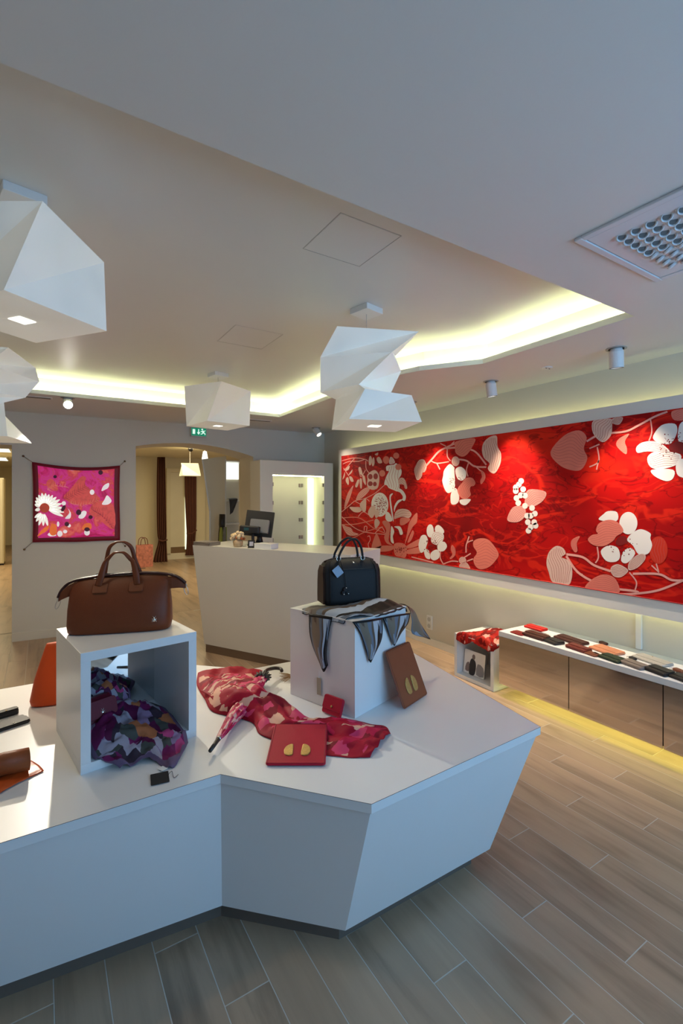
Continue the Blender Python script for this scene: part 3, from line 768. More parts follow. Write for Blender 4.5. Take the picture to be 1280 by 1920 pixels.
hp = [U1 - ud * .02, U1 + ud * .03, U1 + ud * .075 + Vector((0, 0, .004)), U1 + ud * .11 + un * .012, U1 + ud * .125 + un * .04, U1 + ud * .115 + un * .07, U1 + ud * .09 + un * .082]
MB().tube(catmull(hp, 6), .0095, 10).build('hook_handle', mat('dark_wood', srgb(34, 24, 22), .3), um, smooth=True)

# -- pink silk scarf trailing across the counter
def strip(mb, rows_px, z0, amp, freq, seed, peak=.03, n=22, m=5, nf=3.5, top=None):
    ctrl = []
    for i, (a, b_) in enumerate(rows_px):
        pa_, pb_ = W(a[0], a[1], z0), W(b_[0], b_[1], z0); r = []
        for k in range(7):
            t = k / 6; p = pa_.lerp(pb_, t)
            h = peak * math.sin(PI * t) ** .6 * (.55 + .45 * math.sin(nf * 2 * PI * t + i * 1.3 + seed)) + (top[i] * math.sin(PI * t) ** .5 if top else 0)
            r.append(p + Vector((0, 0, h)))
        ctrl.append(r)
    patch(mb, ctrl, n // 6 + 2, m, amp, freq, Vector((0, 0, 1)), seed)
mb = MB()
strip(mb, [((371, 1262), (492, 1258)), ((369, 1285), (486, 1276)), ((384, 1312), (494, 1290)), ((398, 1334), (512, 1312)), ((440, 1345), (520, 1322)),
           ((474, 1356), (540, 1320)), ((486, 1376), (588, 1352)), ((520, 1390), (650, 1348)), ((590, 1412), (695, 1358)), ((650, 1420), (722, 1362)), ((694, 1420), (732, 1376))],
      TZ + .003, .012, 17, 3.3, .026, 24, 6, 3.0, [.012, .02, .05, .075, .07, .04, .012, .01, .006, .002, 0])
strip(mb, [((376, 1296), (430, 1268)), ((392, 1305), (470, 1272)), ((405, 1318), (500, 1300)), ((430, 1330), (516, 1322))], TZ + .028, .010, 26, 7.7, .02, 24, 6, 3.2, [.02, .03, .045, .03])
ps = mb.build('pink_silk_scarf', pinkp, None, smooth=True, solid=.0016)
for p in ps.data.vertices:
    if p.co.z < TZ + .0016: p.co.z = TZ + .0016
tag(ps, 'pink and crimson silk scarf with beige patches trailing across the counter over the umbrella', 'scarf')
# tassel behind the hook handle
ts = thing('tan_tassel', 'small tan tassel lying beside the umbrella hook against the pedestal', 'tassel', W(540, 1272, TZ))
tm = mat('tan_thread', srgb(142, 110, 70), .8)
for k in range(12):
    p = W(556, 1270, TZ + .012); q = W(524 + 3 * (k % 4), 1262 + 1.5 * k, TZ + .004 + .002 * (k % 3))
    MB().tube([p, p.lerp(q, .5) + Vector((0, 0, .008)), q], .0016, 5).build('thread', tm, ts)
MB().tube([W(552, 1269, TZ + .014), W(562, 1267, TZ + .014)], .007, 8).build('knot', tm, ts, smooth=True)

# -- purple scarves in the cube
purp = cloth('purple_print', [(0, srgb(54, 40, 52)), (.16, srgb(112, 30, 82)), (.32, srgb(138, 112, 142)), (.46, srgb(74, 74, 70)), (.58, srgb(176, 104, 66)), (.68, srgb(160, 150, 164)), (.80, srgb(176, 62, 112)), (.90, srgb(84, 16, 58))], 6.5, srgb(104, 84, 110), .06, .6, (1.4, 1.4), 1.0, .4)
mb = MB()
patch(mb, [[CL(-.17, .10, .06), CL(-.10, .12, .09), CL(-.03, .10, .10), CL(.04, .10, .09), CL(.10, .08, .05)],
           [CL(-.178, .0, .08), CL(-.10, .0, .11), CL(-.03, .0, .13), CL(.05, .0, .12), CL(.15, .01, .07)],
           [CL(-.178, -.09, .07), CL(-.10, -.08, .12), CL(-.02, -.07, .10), CL(.06, -.07, .11), CL(.165, -.06, .06)],
           [CL(-.178, -.17, .05), CL(-.10, -.16, .10), CL(-.01, -.15, .09), CL(.08, -.14, .07), CL(.17, -.13, .045)],
           [CL(-.172, -.212, .038), CL(-.09, -.21, .055), CL(.0, -.21, .065), CL(.09, -.225, .055), CL(.165, -.215, .040)],
           [CL(-.162, -.216, .040), CL(-.09, -.236, .042), CL(.0, -.245, .046), CL(.07, -.27, .034), CL(.168, -.228, .040)],
           [CL(-.15, -.223, .034), CL(-.09, -.28, .010), CL(.0, -.292, .008), CL(.05, -.395, .003), CL(.166, -.258, .004)]], 7, 7, .022, 20, Vector((0, 0, 1)), 2.2)
s1 = mb.build('purple_silk_scarf', purp, None, smooth=True, solid=.0016)
for p in s1.data.vertices:
    lc = p.co - cc
    lim = TZ + .0025 if lc.dot(uy) < -.221 else TZ + .0365
    if p.co.z < lim: p.co.z = lim
tag(s1, 'purple and orange silk scarf spilling out of the front of the open cube', 'scarf')
mb = MB()
patch(mb, [[CL(-.175, .16, .10), CL(-.11, .165, .14), CL(-.04, .165, .15), CL(.02, .16, .10)],
           [CL(-.178, .11, .16), CL(-.11, .11, .20), CL(-.03, .11, .205), CL(.035, .12, .15)],
           [CL(-.178, .06, .15), CL(-.11, .055, .19), CL(-.03, .06, .185), CL(.04, .07, .14)],
           [CL(-.17, .04, .10), CL(-.10, .03, .13), CL(-.03, .03, .12), CL(.03, .04, .09)]], 6, 6, .022, 24, Vector((0, 0, 1)), 9.1)
s2 = mb.build('mauve_silk_scarf', purp, None, smooth=True, solid=.0016)
tag(s2, 'mauve silk scarf bunched at the back of the open cube behind the purse', 'scarf')
# black swing tag in front of the cube
A = W(283, 1474, TZ + .002); B_ = W(318, 1466, TZ + .002); D = W(288, 1452, TZ + .004)
T = frame(A, B_ - A, D - A)
bt = thing('black_swing_tag', 'square black swing tag lying on the counter before the open cube', 'price tag', A)
MB().rbox(((B_ - A).length / 2, (D - A).length / 2, .001), ((B_ - A).length, (D - A).length, .0016), .003, M=T).build('card', mat('black_card', (.016, .015, .014), .6), bt)
MB().tube(catmull([W(316, 1452, TZ + .004), W(322, 1446, TZ + .006), W(326, 1458, TZ + .003), W(334, 1452, TZ + .003)], 6), .0009, 5).build('string', blackm, bt)
MB().rbox((0, 0, 0), (.024, .03, .001), .002, M=Matrix.Translation(W(305, 1441, TZ + .004)) @ Matrix.Rotation(.5, 4, 'Z')).build('white_label', paperm, bt)

# ---- left end of the counter: rolled brown leather and orange cloth, black wallets
rl = thing('rolled_brown_bag', 'brown leather bag with its flap rolled up at the left end of the counter', 'handbag', W(10, 1460, TZ))
d0 = W(50, 1440, TZ); e0 = W(-60, 1475, TZ); ax = (d0 - e0).normalized(); an = Vector((-ax.y, ax.x, 0))
rows = []
prof2 = [(-.02, .004), (.06, .006), (.12, .016)] + [(.125 + .042 * (1 - k * .02) * math.sin(k * .38) - .0, .058 - .042 * (1 - k * .022) * math.cos(k * .38)) for k in range(1, 26)]
ends = (e0 + ax * -.02, e0 + ax * .10, d0 - an * .02)
base = [Vector((p.x, p.y, TZ)) for p in ends]
for (a, z) in prof2:
    rows.append([q + (-an) * (.085 - a) * -1 * .8 + Vector((0, 0, z + .002)) for q in base])
mb = MB(); mb.loft(rows, closed=False); mb.build('rolled_flap', leather('russet_leather', srgb(140, 72, 36)), rl, smooth=True, solid=.004)
oc2 = thing('orange_satin_cloth', 'folded orange satin cloth under the rolled brown leather at the counter edge', 'cloth', W(50, 1460, TZ))
mb = MB()
patch(mb, [[W(-40, 1512, TZ + .004), W(-5, 1490, TZ + .004), W(35, 1468, TZ + .004), W(82, 1445, TZ + .004)],
           [W(-40, 1490, TZ + .012), W(0, 1470, TZ + .014), W(35, 1452, TZ + .012), W(74, 1436, TZ + .006)],
           [W(-40, 1470, TZ + .008), W(0, 1455, TZ + .010), W(35, 1438, TZ + .010), W(58, 1426, TZ + .006)]], 6, 6, .004, 30, Vector((0, 0, 1)), 1.7)
mb.build('cloth', mat('orange_satin', srgb(200, 82, 30), .35, bump=.2, bscale=90, var=.2, vscale=25), oc2, smooth=True, solid=.003)
def flat_wallet(name, label, c, rz, ln, wd, th, m, cat='wallet', flap=True, stud=None, group=None, tilt=0.0, snap=True):
    r = thing(name, label, cat, c, rz, group)
    M = ROOTM[r.name]['W'] @ Matrix.Rotation(tilt, 4, 'Y')
    bo = MB().rbox((0, 0, th * .42), (ln, wd, th * .84), min(.012, wd * .2), M=M).build('body', m, r)
    if flap:
        bo = MB().rbox((0, -wd * .16, th * .92), (ln * .985, wd * .64, th * .16), min(.01, wd * .18), M=M).build('flap', m, r)
        MB().tube([M @ Vector((-ln / 2 + .006, -wd * .5, th * .45)), M @ Vector((ln / 2 - .006, -wd * .5, th * .45))], th * .10, 6).build('fold_edge', m, r)
    if snap:
        MB().lathe([(.0004, 0), (.0038, .0006), (.003, .0024), (.0004, .003)], M @ Vector((ln * .12, -wd * .36, th)), 8).build('stud', stud or goldm, bo, smooth=True)
    return r
blk = leather('soft_black_leather', (.018, .016, .017))
flat_wallet('black_wallet', 'thick black wallet at the left frame edge beyond the rolled brown leather', W(2, 1345, TZ), .3, .13, .05, .03, blk)
flat_wallet('black_wallet', 'thin black clutch wallet with shiny rim at the left end of the counter', W(10, 1362, TZ), .35, .17, .09, .016, blk, stud=chromem)

# ================================================================== CASH DESK
DZ = 1.12
da, db = W(361, 1022, DZ), W(657, 1041, DZ)          # top front edge
dd = (db - da); dd.z = 0; dl = dd.length; dd.normalize(); dn = Vector((-dd.y, dd.x, 0))
if dn.x < 0: dn = -dn                                  # away from the shop front
desk = thing('cash_desk', 'tall off-white cash desk with slanting front and brown plinth', 'desk', (da + db) / 2 + dn * .3 - Vector((0, 0, DZ)))
def DK(u, v, z): p = da + dd * u + dn * v; return Vector((p.x, p.y, z))
q = [DK(0, 0, DZ), DK(dl, 0, DZ), DK(dl - .05, .09, .085), DK(.075, .09, .085)]
q2 = [p + dn * .03 for p in q]
MB().add(q + q2, [(0, 1, 2, 3), (7, 6, 5, 4), (0, 4, 5, 1), (1, 5, 6, 2), (2, 6, 7, 3), (3, 7, 4, 0)]).build('front_panel', deskm, desk)
for u0, u1 in ((0.0, .075), (dl, dl - .05)):
    s_ = 1 if u0 == 0 else -1
    q = [DK(u0, .03, DZ - .03), DK(u0, .62, DZ - .03), DK(u1, .58, .085), DK(u1, .12, .085)]
    q2 = [p + dd * .025 * s_ for p in q]
    MB().add(q + q2, [(0, 1, 2, 3), (7, 6, 5, 4), (0, 4, 5, 1), (1, 5, 6, 2), (2, 6, 7, 3), (3, 7, 4, 0)]).build('side_panel', deskm, desk)
q = [DK(0.0, .03, DZ - .03), DK(dl, .03, DZ - .03), DK(dl, .62, DZ - .03), DK(0.0, .62, DZ - .03)]
MB().add(q + [p + Vector((0, 0, .03)) for p in q], [(3, 2, 1, 0), (4, 5, 6, 7), (0, 1, 5, 4), (1, 2, 6, 5), (2, 3, 7, 6), (3, 0, 4, 7)]).build('desk_top', deskm, desk)
q = [DK(.085, .10, 0), DK(dl - .06, .10, 0), DK(dl - .06, .56, 0), DK(.085, .56, 0)]
MB().add(q + [p + Vector((0, 0, .085)) for p in q], [(3, 2, 1, 0), (4, 5, 6, 7), (0, 1, 5, 4), (1, 2, 6, 5), (2, 3, 7, 6), (3, 0, 4, 7)]).build('plinth', mat('desk_plinth', srgb(112, 92, 74), .5), desk)
# things on the desk
def on_desk(x, v):                                     # photo column x, distance v behind the front edge
    lo, hi = 0, dl
    for _ in range(40):
        m_ = (lo + hi) / 2; p = DK(m_, v, DZ); px = 640 + FOC * p.dot(RT) / p.dot(FW)
        if px < x: lo = m_
        else: hi = m_
    return DK(lo, v, DZ)
dang = math.atan2(dd.y, dd.x)
mz = on_desk(486, .40) + Vector((0, 0, .0005))
mo = thing('till_monitor', 'black till monitor tilted on the cash desk seen from behind', 'monitor', mz, -YAW)
M = ROOTM[mo.name]['W']
T = M @ Matrix.Translation((0, 0, .215)) @ Matrix.Rotation(-.22, 4, 'X') @ Matrix.Rotation(.10, 4, 'Y')
MB().rbox((0, 0, 0), (.295, .27, .022), .006, M=T @ Matrix.Rotation(PI / 2, 4, 'X')).build('housing', blackm, mo)
MB().rbox((0, 0, 0), (.20, .14, .045), .012, M=T @ Matrix.Translation((.012, -.03, -.03)) @ Matrix.Rotation(PI / 2, 4, 'X')).build('rear_cover', mat('grey_plastic', (.2, .2, .2), .4), mo)
MB().tube([M @ Vector((0, .0, .13)), M @ Vector((0, .02, .06)), M @ Vector((0, .004, .022))], [.03, .028, .04], 12).build('stand', blackm, mo, smooth=True)
MB().rbox((0, 0, .008), (.20, .16, .016), .02, M=M).build('foot', blackm, mo)
pz = on_desk(463, .24)
pd2 = thing('customer_display', 'black customer display on a short post beside the till monitor', 'display', pz, -YAW)
M = ROOTM[pd2.name]['W']
MB().rbox((0, 0, 0), (.21, .075, .07), .018, M=M @ Matrix.Translation((.03, 0, .165)) @ Matrix.Rotation(.08, 4, 'Y')).build('head', blackm, pd2)
MB().rbox((0, 0, 0), (.05, .03, .002), .004, M=M @ Matrix.Translation((.0, -.0385, .17)) @ Matrix.Rotation(PI / 2, 4, 'X')).build('screen', mat('teal_screen', (.02, .08, .09), .2), pd2)
MB().tube([M @ Vector((.06, 0, .14)), M @ Vector((.06, 0, .01))], .016, 12).build('post', blackm, pd2, smooth=True)
MB().rbox((.06, 0, .006), (.11, .09, .012), .02, M=M).build('foot', blackm, pd2)
qz = on_desk(471, .06)
cs = thing('card_stand', 'small black framed card with blank white square below the till monitor', 'sign', qz, -YAW)
M = ROOTM[cs.name]['W'] @ Matrix.Rotation(-.15, 4, 'X')
MB().rbox((0, 0, .038), (.068, .008, .076), .003, M=M).build('frame', blackm, cs)
MB().box((0, -.0046, .04), (.038, .001, .042), M=M).build('card', mat('pale_card', srgb(190, 190, 205), .6), cs)
oz = on_desk(446, .09)
og = thing('dried_flower_ornament', 'small cream and orange dried flower arrangement on the cash desk', 'ornament', oz, -YAW)
M = ROOTM[og.name]['W']
MB().lathe([(.03, 0), (.045, .01), (.05, .05), (.04, .07)], M @ Vector((0, 0, 0)), 14).build('bowl', mat('beige_bowl', srgb(190, 165, 130), .6), og, smooth=True)
for k in range(26):
    a = k * 2.4; r = .012 + .045 * (k / 26) ** .5; c = M @ Vector((r * math.cos(a) * 1.15, r * math.sin(a) * .7, .07 + .05 * (1 - (k / 26)) + .012 * (k % 3)))
    rr = .014 + .004 * (k % 3)
    MB().lathe([(rr * .2, -rr), (rr * .9, -rr * .4), (rr, .1 * rr), (rr * .5, rr * .8), (rr * .1, rr)], c, 7, M=Matrix.Rotation(a, 4, 'X')).build('blossom', (mat('cream_petal', srgb(222, 198, 160), .7), mat('rust_petal', srgb(170, 92, 50), .7))[k % 3 == 0], og, smooth=True)
lz = on_desk(388, .08)
for k in range(5):
    lf = MB().rbox((0, 0, .004 + .0075 * k), (.225, .16, .006), .003, M=Matrix.Translation(lz) @ Matrix.Rotation(dang + .04 * ((k * 7) % 3 - 1), 4, 'Z')).build('leaflet_stack', mat('leaflet_%d' % (k % 2), (srgb(122, 112, 106), srgb(168, 158, 146))[k % 2], .5))
    tag(lf, ('bottom', 'second lowest', 'middle', 'second highest', 'topmost')[k] + ' grey booklet in the stack at the left end of the cash desk', 'booklet', 'booklets on the cash desk')
bxz = on_desk(499, .10)
wb = thing('white_box', 'low white box on the cash desk right of the till monitor', 'box', bxz, dang)
M = ROOTM[wb.name]['W']
MB().rbox((0, 0, .022), (.20, .12, .044), .004, M=M).build('body', whitem, wb)
MB().rbox((0, 0, .046), (.204, .124, .008), .004, M=M).build('lid', whitem, wb)

# ================================================================== LIT NICHE CABINET beside the mural
NY = 5.73; nx0, nx1, nt = 2.39, 3.40, 2.10
ix0, ix1, it = 2.565, 3.345, 1.915
nc = thing('niche_cabinet', 'tall white wall cabinet with an empty lit niche beside the mural', 'cabinet', ((nx0 + nx1) / 2, NY + .2, 0))
nm = mat('niche_white', (.76, .74, .66), .5, var=.02)
MB().b(nx0, ix0, NY, NY + .34, 0, nt).build('side_board', nm, nc); MB().b(ix1, nx1 + .09, NY, NY + .34, 0, nt).build('side_board', nm, nc)
MB().b(ix0, ix1, NY, NY + .34, it, nt).build('head_board', nm, nc); MB().b(ix0, ix1, NY, NY + .34, 0, .12).build('base_board', nm, nc)
MB().b(ix0, ix1, NY + .30, NY + .34, .12, it).build('back_board', mat('niche_back', (.78, .76, .62), .45), nc)
MB().b(ix1 - .10, ix1 - .012, NY + .285, NY + .30, .14, it - .02).build('light_strip', mat('niche_led', (.9, 1, .7), emit=(.86, 1, .52, 1), es=2.2), nc)
MB().b(ix0 + .02, ix1 - .02, NY + .03, NY + .06, it - .012, it - .001).build('led_tape', mat('niche_led2', (.9, 1, .7), emit=(1, .95, .55, 1), es=14), nc)
for k in range(6):
    z = 1.79 - .245 * k
    for x, y in ((ix0 + .008, NY + .02), (ix1 - .008, NY + .02), (ix1 - .235, NY + .292), (ix1 - .195, NY + .292)):
        MB().b(x - .010, x + .010, y - .012, y + .012, z - .024, z + .024).build('shelf_clip', mat('clip_steel', (.42, .38, .33), .35, .9), nc)

# ================================================================== EXIT SIGN
ex_ = thing('exit_sign', 'green emergency exit sign with white running figure and down arrow above the arch', 'sign', (1.77, yb(1.77) - .03, 2.42))
y0 = yb(1.77) - .04
a = PY(358, 801, y0); c = PY(387, 820, y0); x0, x1, z1, z0 = a.x, c.x, a.z, c.z
gm = mat('exit_green', (.0, .22, .11), .4, emit=(.0, .30, .15, 1), es=.55); wm = mat('exit_white', (.8, .9, .85), .5, emit=(.75, .95, .85, 1), es=.8)
MB().b(x0, x1, y0, y0 + .03, z0, z1).build('housing', mat('sign_white', (.6, .6, .58), .5), ex_)
MB().b(x0 + .004, x1 - .004, y0 - .002, y0, z0 + .012, z1 - .004).build('green_face', gm, ex_)
wx, hz_ = x1 - x0, z1 - z0 - .012
def S(u, v): return Vector((x0 + u * wx, y0 - .004, z0 + .012 + v * hz_))
MB().b(x0 + .10 * wx, x0 + .26 * wx, y0 - .004, y0 - .002, z0 + .012 + .2 * hz_, z0 + .012 + .8 * hz_).build('door_mark', wm, ex_)
mb = MB(); mb.tube([S(.48, .82), S(.48, .3)], .006, 6)
for sx in (-1, 1): mb.tube([S(.48, .2), S(.48 + sx * .075, .45)], .006, 6)
mb.build('arrow_mark', wm, ex_)
mb = MB()
for pts, r in (([(.74, .66), (.78, .42)], .011), ([(.78, .42), (.88, .36), (.90, .16)], .006), ([(.78, .42), (.72, .28), (.62, .24)], .006), ([(.75, .62), (.86, .60), (.91, .70)], .005), ([(.74, .62), (.66, .52), (.62, .60)], .005)):
    mb.tube([S(*p) for p in pts], r, 6)
mb.rbox((0, 0, 0), (.022, .022, .004), .0105, M=Matrix.Translation(S(.715, .82)) @ Matrix.Rotation(PI / 2, 4, 'X'))
mb.build('figure_mark', wm, ex_)

# ================================================================== BACKLIT HANGING SCARF on the back wall
def BW(x, y, off=.03): 
    p = PY(x, y, yb(0.35) - off); return PY(x, y, yb(p.x) - off)
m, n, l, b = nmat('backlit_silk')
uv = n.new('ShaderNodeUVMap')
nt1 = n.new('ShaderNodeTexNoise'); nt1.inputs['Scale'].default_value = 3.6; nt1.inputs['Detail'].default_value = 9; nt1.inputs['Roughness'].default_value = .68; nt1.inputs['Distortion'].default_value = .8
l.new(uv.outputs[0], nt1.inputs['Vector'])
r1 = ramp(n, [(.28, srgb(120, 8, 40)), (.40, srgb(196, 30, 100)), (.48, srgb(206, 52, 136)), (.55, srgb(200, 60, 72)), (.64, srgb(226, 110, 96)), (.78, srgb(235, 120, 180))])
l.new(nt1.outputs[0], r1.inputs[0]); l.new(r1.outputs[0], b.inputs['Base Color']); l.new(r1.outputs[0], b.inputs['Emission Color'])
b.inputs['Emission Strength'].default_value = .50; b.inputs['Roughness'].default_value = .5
silk = m
hs = thing('backlit_scarf', 'square pink floral silk scarf stretched on cords and lit from behind', 'scarf', BW(143, 945))
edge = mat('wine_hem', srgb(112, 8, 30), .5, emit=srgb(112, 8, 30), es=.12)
O_ = [[(60, 866), (100, 872), (143, 876), (185, 876), (225, 873)], [(62, 905), (101, 908), (143, 910), (185, 909), (224, 908)], [(62, 945), (101, 946), (143, 947), (185, 946), (224, 945)], [(62, 985), (101, 985), (143, 985), (185, 984), (225, 983)], [(61, 1017), (100, 1016), (143, 1016), (185, 1014), (225, 1013)]]
ctrl = [[BW(x, y) for x, y in r] for r in O_]
mb = MB(); g = surf(ctrl, 4, 4); mb.loft(g, closed=False, uv=True); mb.build('hem', edge, hs, smooth=True, solid=.004)
def shr(p): return (143 + (p[0] - 143) * .875 + 0, 945 + (p[1] - 945) * .90 - 1)
mb = MB(); g = surf([[BW(*shr(p), .034) for p in r] for r in O_], 4, 4); mb.loft(g, closed=False, uv=True); mb.build('lit_field', silk, hs, smooth=True, solid=.002)
SZ = lambda u, v: (40 + u / 6.095, 840 + v / 6.095)
def flat_poly(mb, pts, fn, smooth=3, closed=True):
    v = [Vector((p[0], p[1], 0)) for p in pts]
    if smooth: v = catmull(v, smooth, closed=True)
    q = [fn(p.x, p.y) for p in v]; mb.add(q, [tuple(range(len(q)))])
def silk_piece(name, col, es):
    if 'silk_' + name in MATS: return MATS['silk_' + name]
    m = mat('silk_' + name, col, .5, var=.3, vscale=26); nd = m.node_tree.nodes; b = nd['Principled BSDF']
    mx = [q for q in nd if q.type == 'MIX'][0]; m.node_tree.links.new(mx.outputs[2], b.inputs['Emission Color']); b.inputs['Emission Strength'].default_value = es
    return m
lay = [.0345]
def bk(name, col, es, polys, smooth=3):
    lay[0] += .0006; off = lay[0]
    for p in polys:
        mb = MB(); flat_poly(mb, p, lambda u, v: BW(*SZ(u, v), off), smooth)
        mb.build(name, silk_piece(name, col, es), hs, tri=True)
def ell(cx, cy, rx, ry, n=14, rot=0): 
    return [(cx + rx * math.cos(t) * math.cos(rot) - ry * math.sin(t) * math.sin(rot), cy + rx * math.cos(t) * math.sin(rot) + ry * math.sin(t) * math.cos(rot)) for t in [2 * PI * k / n for k in range(n)]]
def petal(cx, cy, ang, r0, r1, wd):
    c, s = math.cos(ang), math.sin(ang); out = []
    for u, v in ((0, -.3), (.35, -1), (.75, -.8), (1, 0), (.75, .8), (.35, 1), (0, .3)):
        rr = r0 + (r1 - r0) * u; out.append((cx + c * rr - s * v * wd, cy + s * rr + c * v * wd))
    return out
bk('coral_plume', srgb(214, 84, 80), .42, [[(480, 560), (560, 470), (680, 330), (740, 340), (730, 420), (860, 540), (900, 580), (840, 640), (600, 640), (520, 600)], [(820, 640), (960, 600), (1060, 680), (1060, 930), (900, 830), (780, 740)], [(300, 370), (360, 360), (420, 470), (370, 490), (290, 430)]])
bk('daisy_petal', srgb(238, 238, 220), .75, [petal(265, 685, a, 50, r, 19) for a, r in ((-2.5, 135), (-2.25, 155), (-2.0, 165), (-1.75, 175), (-1.5, 170), (-1.25, 165), (-1.0, 175), (-.75, 185), (-.5, 200), (-.25, 205), (0, 215), (.22, 230), (.42, 235), (2.9, 112), (-2.8, 120))] + [petal(255, 720, a, 40, r, 17) for a, r in ((2.5, 130), (2.2, 150), (1.9, 175), (1.6, 170), (1.3, 180))])
bk('daisy_heart', srgb(176, 66, 46), .5, [ell(265, 685, 56, 55)])
bk('white_leaf', srgb(220, 214, 215), .7, [[(915, 490), (940, 430), (1000, 400), (995, 450), (950, 480)], ell(808, 505, 26, 30), [(920, 640), (950, 590), (980, 540), (1030, 600), (1000, 640), (950, 650)], ell(485, 632, 24, 24), [(500, 800), (550, 740), (530, 690), (565, 740), (560, 800), (520, 810)], [(650, 790), (700, 720), (745, 730), (730, 780), (690, 808)], ell(750, 965, 32, 36), ell(545, 888, 20, 20), ell(440, 980, 30, 34), ell(500, 955, 24, 20), [(300, 985), (350, 960), (400, 1000), (330, 1010)], ell(420, 870, 14, 30)])
bk('orange_petal', srgb(226, 110, 50), .55, [[(690, 930), (720, 870), (790, 860), (800, 920), (740, 930)], [(320, 960), (340, 870), (400, 880), (400, 980), (350, 1000)], [(180, 1010), (240, 930), (320, 880), (300, 940), (220, 990)]])
bk('plum_spot', srgb(84, 22, 50), .15, [ell(655, 735, 30, 32), ell(750, 930, 32, 24), ell(385, 328, 20, 18), ell(905, 280, 26, 26), ell(520, 870, 26, 26), ell(480, 690, 20, 40, rot=.5), ell(790, 790, 24, 22)])
lay[0] += .0006
rnd = random.Random(3)
for spine, nb, ln_, colr in (([(470, 580), (600, 520), (740, 430)], 26, 90, srgb(140, 16, 44)), ([(800, 700), (920, 780), (1050, 930)], 26, 90, srgb(150, 24, 60)), ([(300, 480), (380, 430), (520, 440)], 22, 70, srgb(232, 150, 120)), ([(560, 630), (700, 650), (880, 590)], 22, 60, srgb(236, 150, 120))):
    sp = catmull([(x, y, 0) for x, y in spine], 14); mb = MB()
    for i in range(nb):
        p = sp[int(i * (len(sp) - 1) / nb)]; sgn = 1 if i % 2 else -1; a = rnd.uniform(.7, 1.1) * sgn - .5
        q = p + Vector((math.cos(a), math.sin(a), 0)) * ln_ * rnd.uniform(.6, 1.1); d = (q - p).normalized(); w2 = Vector((-d.y, d.x, 0)) * 2.2
        mb.add([BW(*SZ(v.x, v.y), lay[0]) for v in (p - w2, p + w2, q)], [(0, 1, 2)])
    fo = mb.build('feather_lines', silk_piece('line%d' % int(colr[0] * 1000), colr, .4), hs); fo['kind'] = 'stuff'
for x0p, y0p, x1p, y1p in ((22, 92, 120, 158), (1182, 152, 1125, 205), (34, 1160, 128, 1075), (1186, 1120, 1125, 1052)):
    a, c = BW(*SZ(x0p, y0p), .006), BW(*SZ(x1p, y1p), .03)
    MB().tube([a, c], .0025, 5).build('cord', mat('brass_cord', srgb(130, 110, 80), .6), hs)
    MB().lathe([(.002, -.012), (.010, -.010), (.012, 0), (.006, .008), (.001, .009)], a, 10, M=Matrix.Rotation(PI / 2, 4, 'X')).build('pin', mat('pin_brass', srgb(120, 96, 66), .4, .6), hs, smooth=True)

# ================================================================== PENDANT LAMPS
def shade_mat():
    m, n, l, b = nmat('lamp_shade')
    b.inputs['Base Color'].default_value = (.84, .85, .83, 1); b.inputs['Roughness'].default_value = .45
    b.inputs['Emission Color'].default_value = (1.0, .95, .78, 1); b.inputs['Emission Strength'].default_value = .16
    tc = n.new('ShaderNodeTexCoord'); nt = n.new('ShaderNodeTexNoise'); nt.inputs['Scale'].default_value = 5
    l.new(tc.outputs['Object'], nt.inputs['Vector'])
    r = ramp(n, [(.3, (.13, .13, .13)), (.7, (.20, .20, .20))]); l.new(nt.outputs[0], r.inputs[0]); l.new(r.outputs[0], b.inputs['Emission Strength'])
    return m
shm = shade_mat()
winm = mat('lamp_window', (.9, .9, .85), emit=(1.0, .97, .84, 1), es=1.6)
def pendant(name, label, c, levels, cap_rot=.2, power=3):
    """levels: list of (z, half side, rotation, dx, dy); consecutive squares joined by folded triangles"""
    r = thing(name, label, 'pendant lamp', (c[0], c[1], TR), 0, 'folded paper pendant lamps')
    M = Matrix.Translation((c[0], c[1], 0))
    MB().rbox((0, 0, TR - .017), (.14, .14, .034), .004, M=M @ Matrix.Rotation(cap_rot, 4, 'Z')).build('ceiling_cap', mat('cap_white', (.8, .8, .8), .4), r)
    MB().tube([M @ Vector((0, 0, TR - .03)), M @ Vector((0, 0, levels[0][0] - .02))], .002, 6).build('cord', cordm, r)
    sq = []
    for z, s, a, dx, dy in levels:
        sq.append([M @ Vector((dx + s * math.sqrt(2) * math.cos(a + k * PI / 2), dy + s * math.sqrt(2) * math.sin(a + k * PI / 2), z)) for k in range(4)])
    for i in range(len(sq) - 1):
        mb = MB(); vs = sq[i] + sq[i + 1]; fs = []
        for k in range(4):
            j = (k + 1) % 4; fs += [(k, j, 4 + k), (j, 4 + j, 4 + k)]
        mb.add(vs, fs); mb.build('shade_fold', shm, r)
    MB().add(sq[-1], [(0, 1, 2, 3)]).build('bottom_sheet', shm, r, solid=.002)
    b0 = sq[-1]; cx = sum(b0, Vector()) / 4
    w_ = [cx.lerp(p, .16) - Vector((0, 0, .003)) for p in b0]
    MB().add(w_ + [p + Vector((0, 0, .002)) for p in w_], [(3, 2, 1, 0), (4, 5, 6, 7)]).build('light_window', winm, r)
    MB().add(sq[0], [(0, 1, 2, 3)]).build('top_sheet', shm, r, solid=.002)
    area('pendant_light', cx - Vector((0, 0, .012)), (0, 0, 0), .12, .12, power, (1.0, .80, .52))
    return r
deg = math.radians
vA = -YAW
def CF(l_, d_): return (FW * d_ + RT * l_).xy          # camera-aligned floor position
def lev(z, half, rot_deg, l_, d_, c):
    p = CF(l_, d_); return (z, half, deg(45 + rot_deg) + vA, p.x - c.x, p.y - c.y)
cB, cC, cA, cD = CF(-1.125, 4.33), CF(-1.205, 1.79), CF(.150, 2.85), CF(-2.36, 3.12)
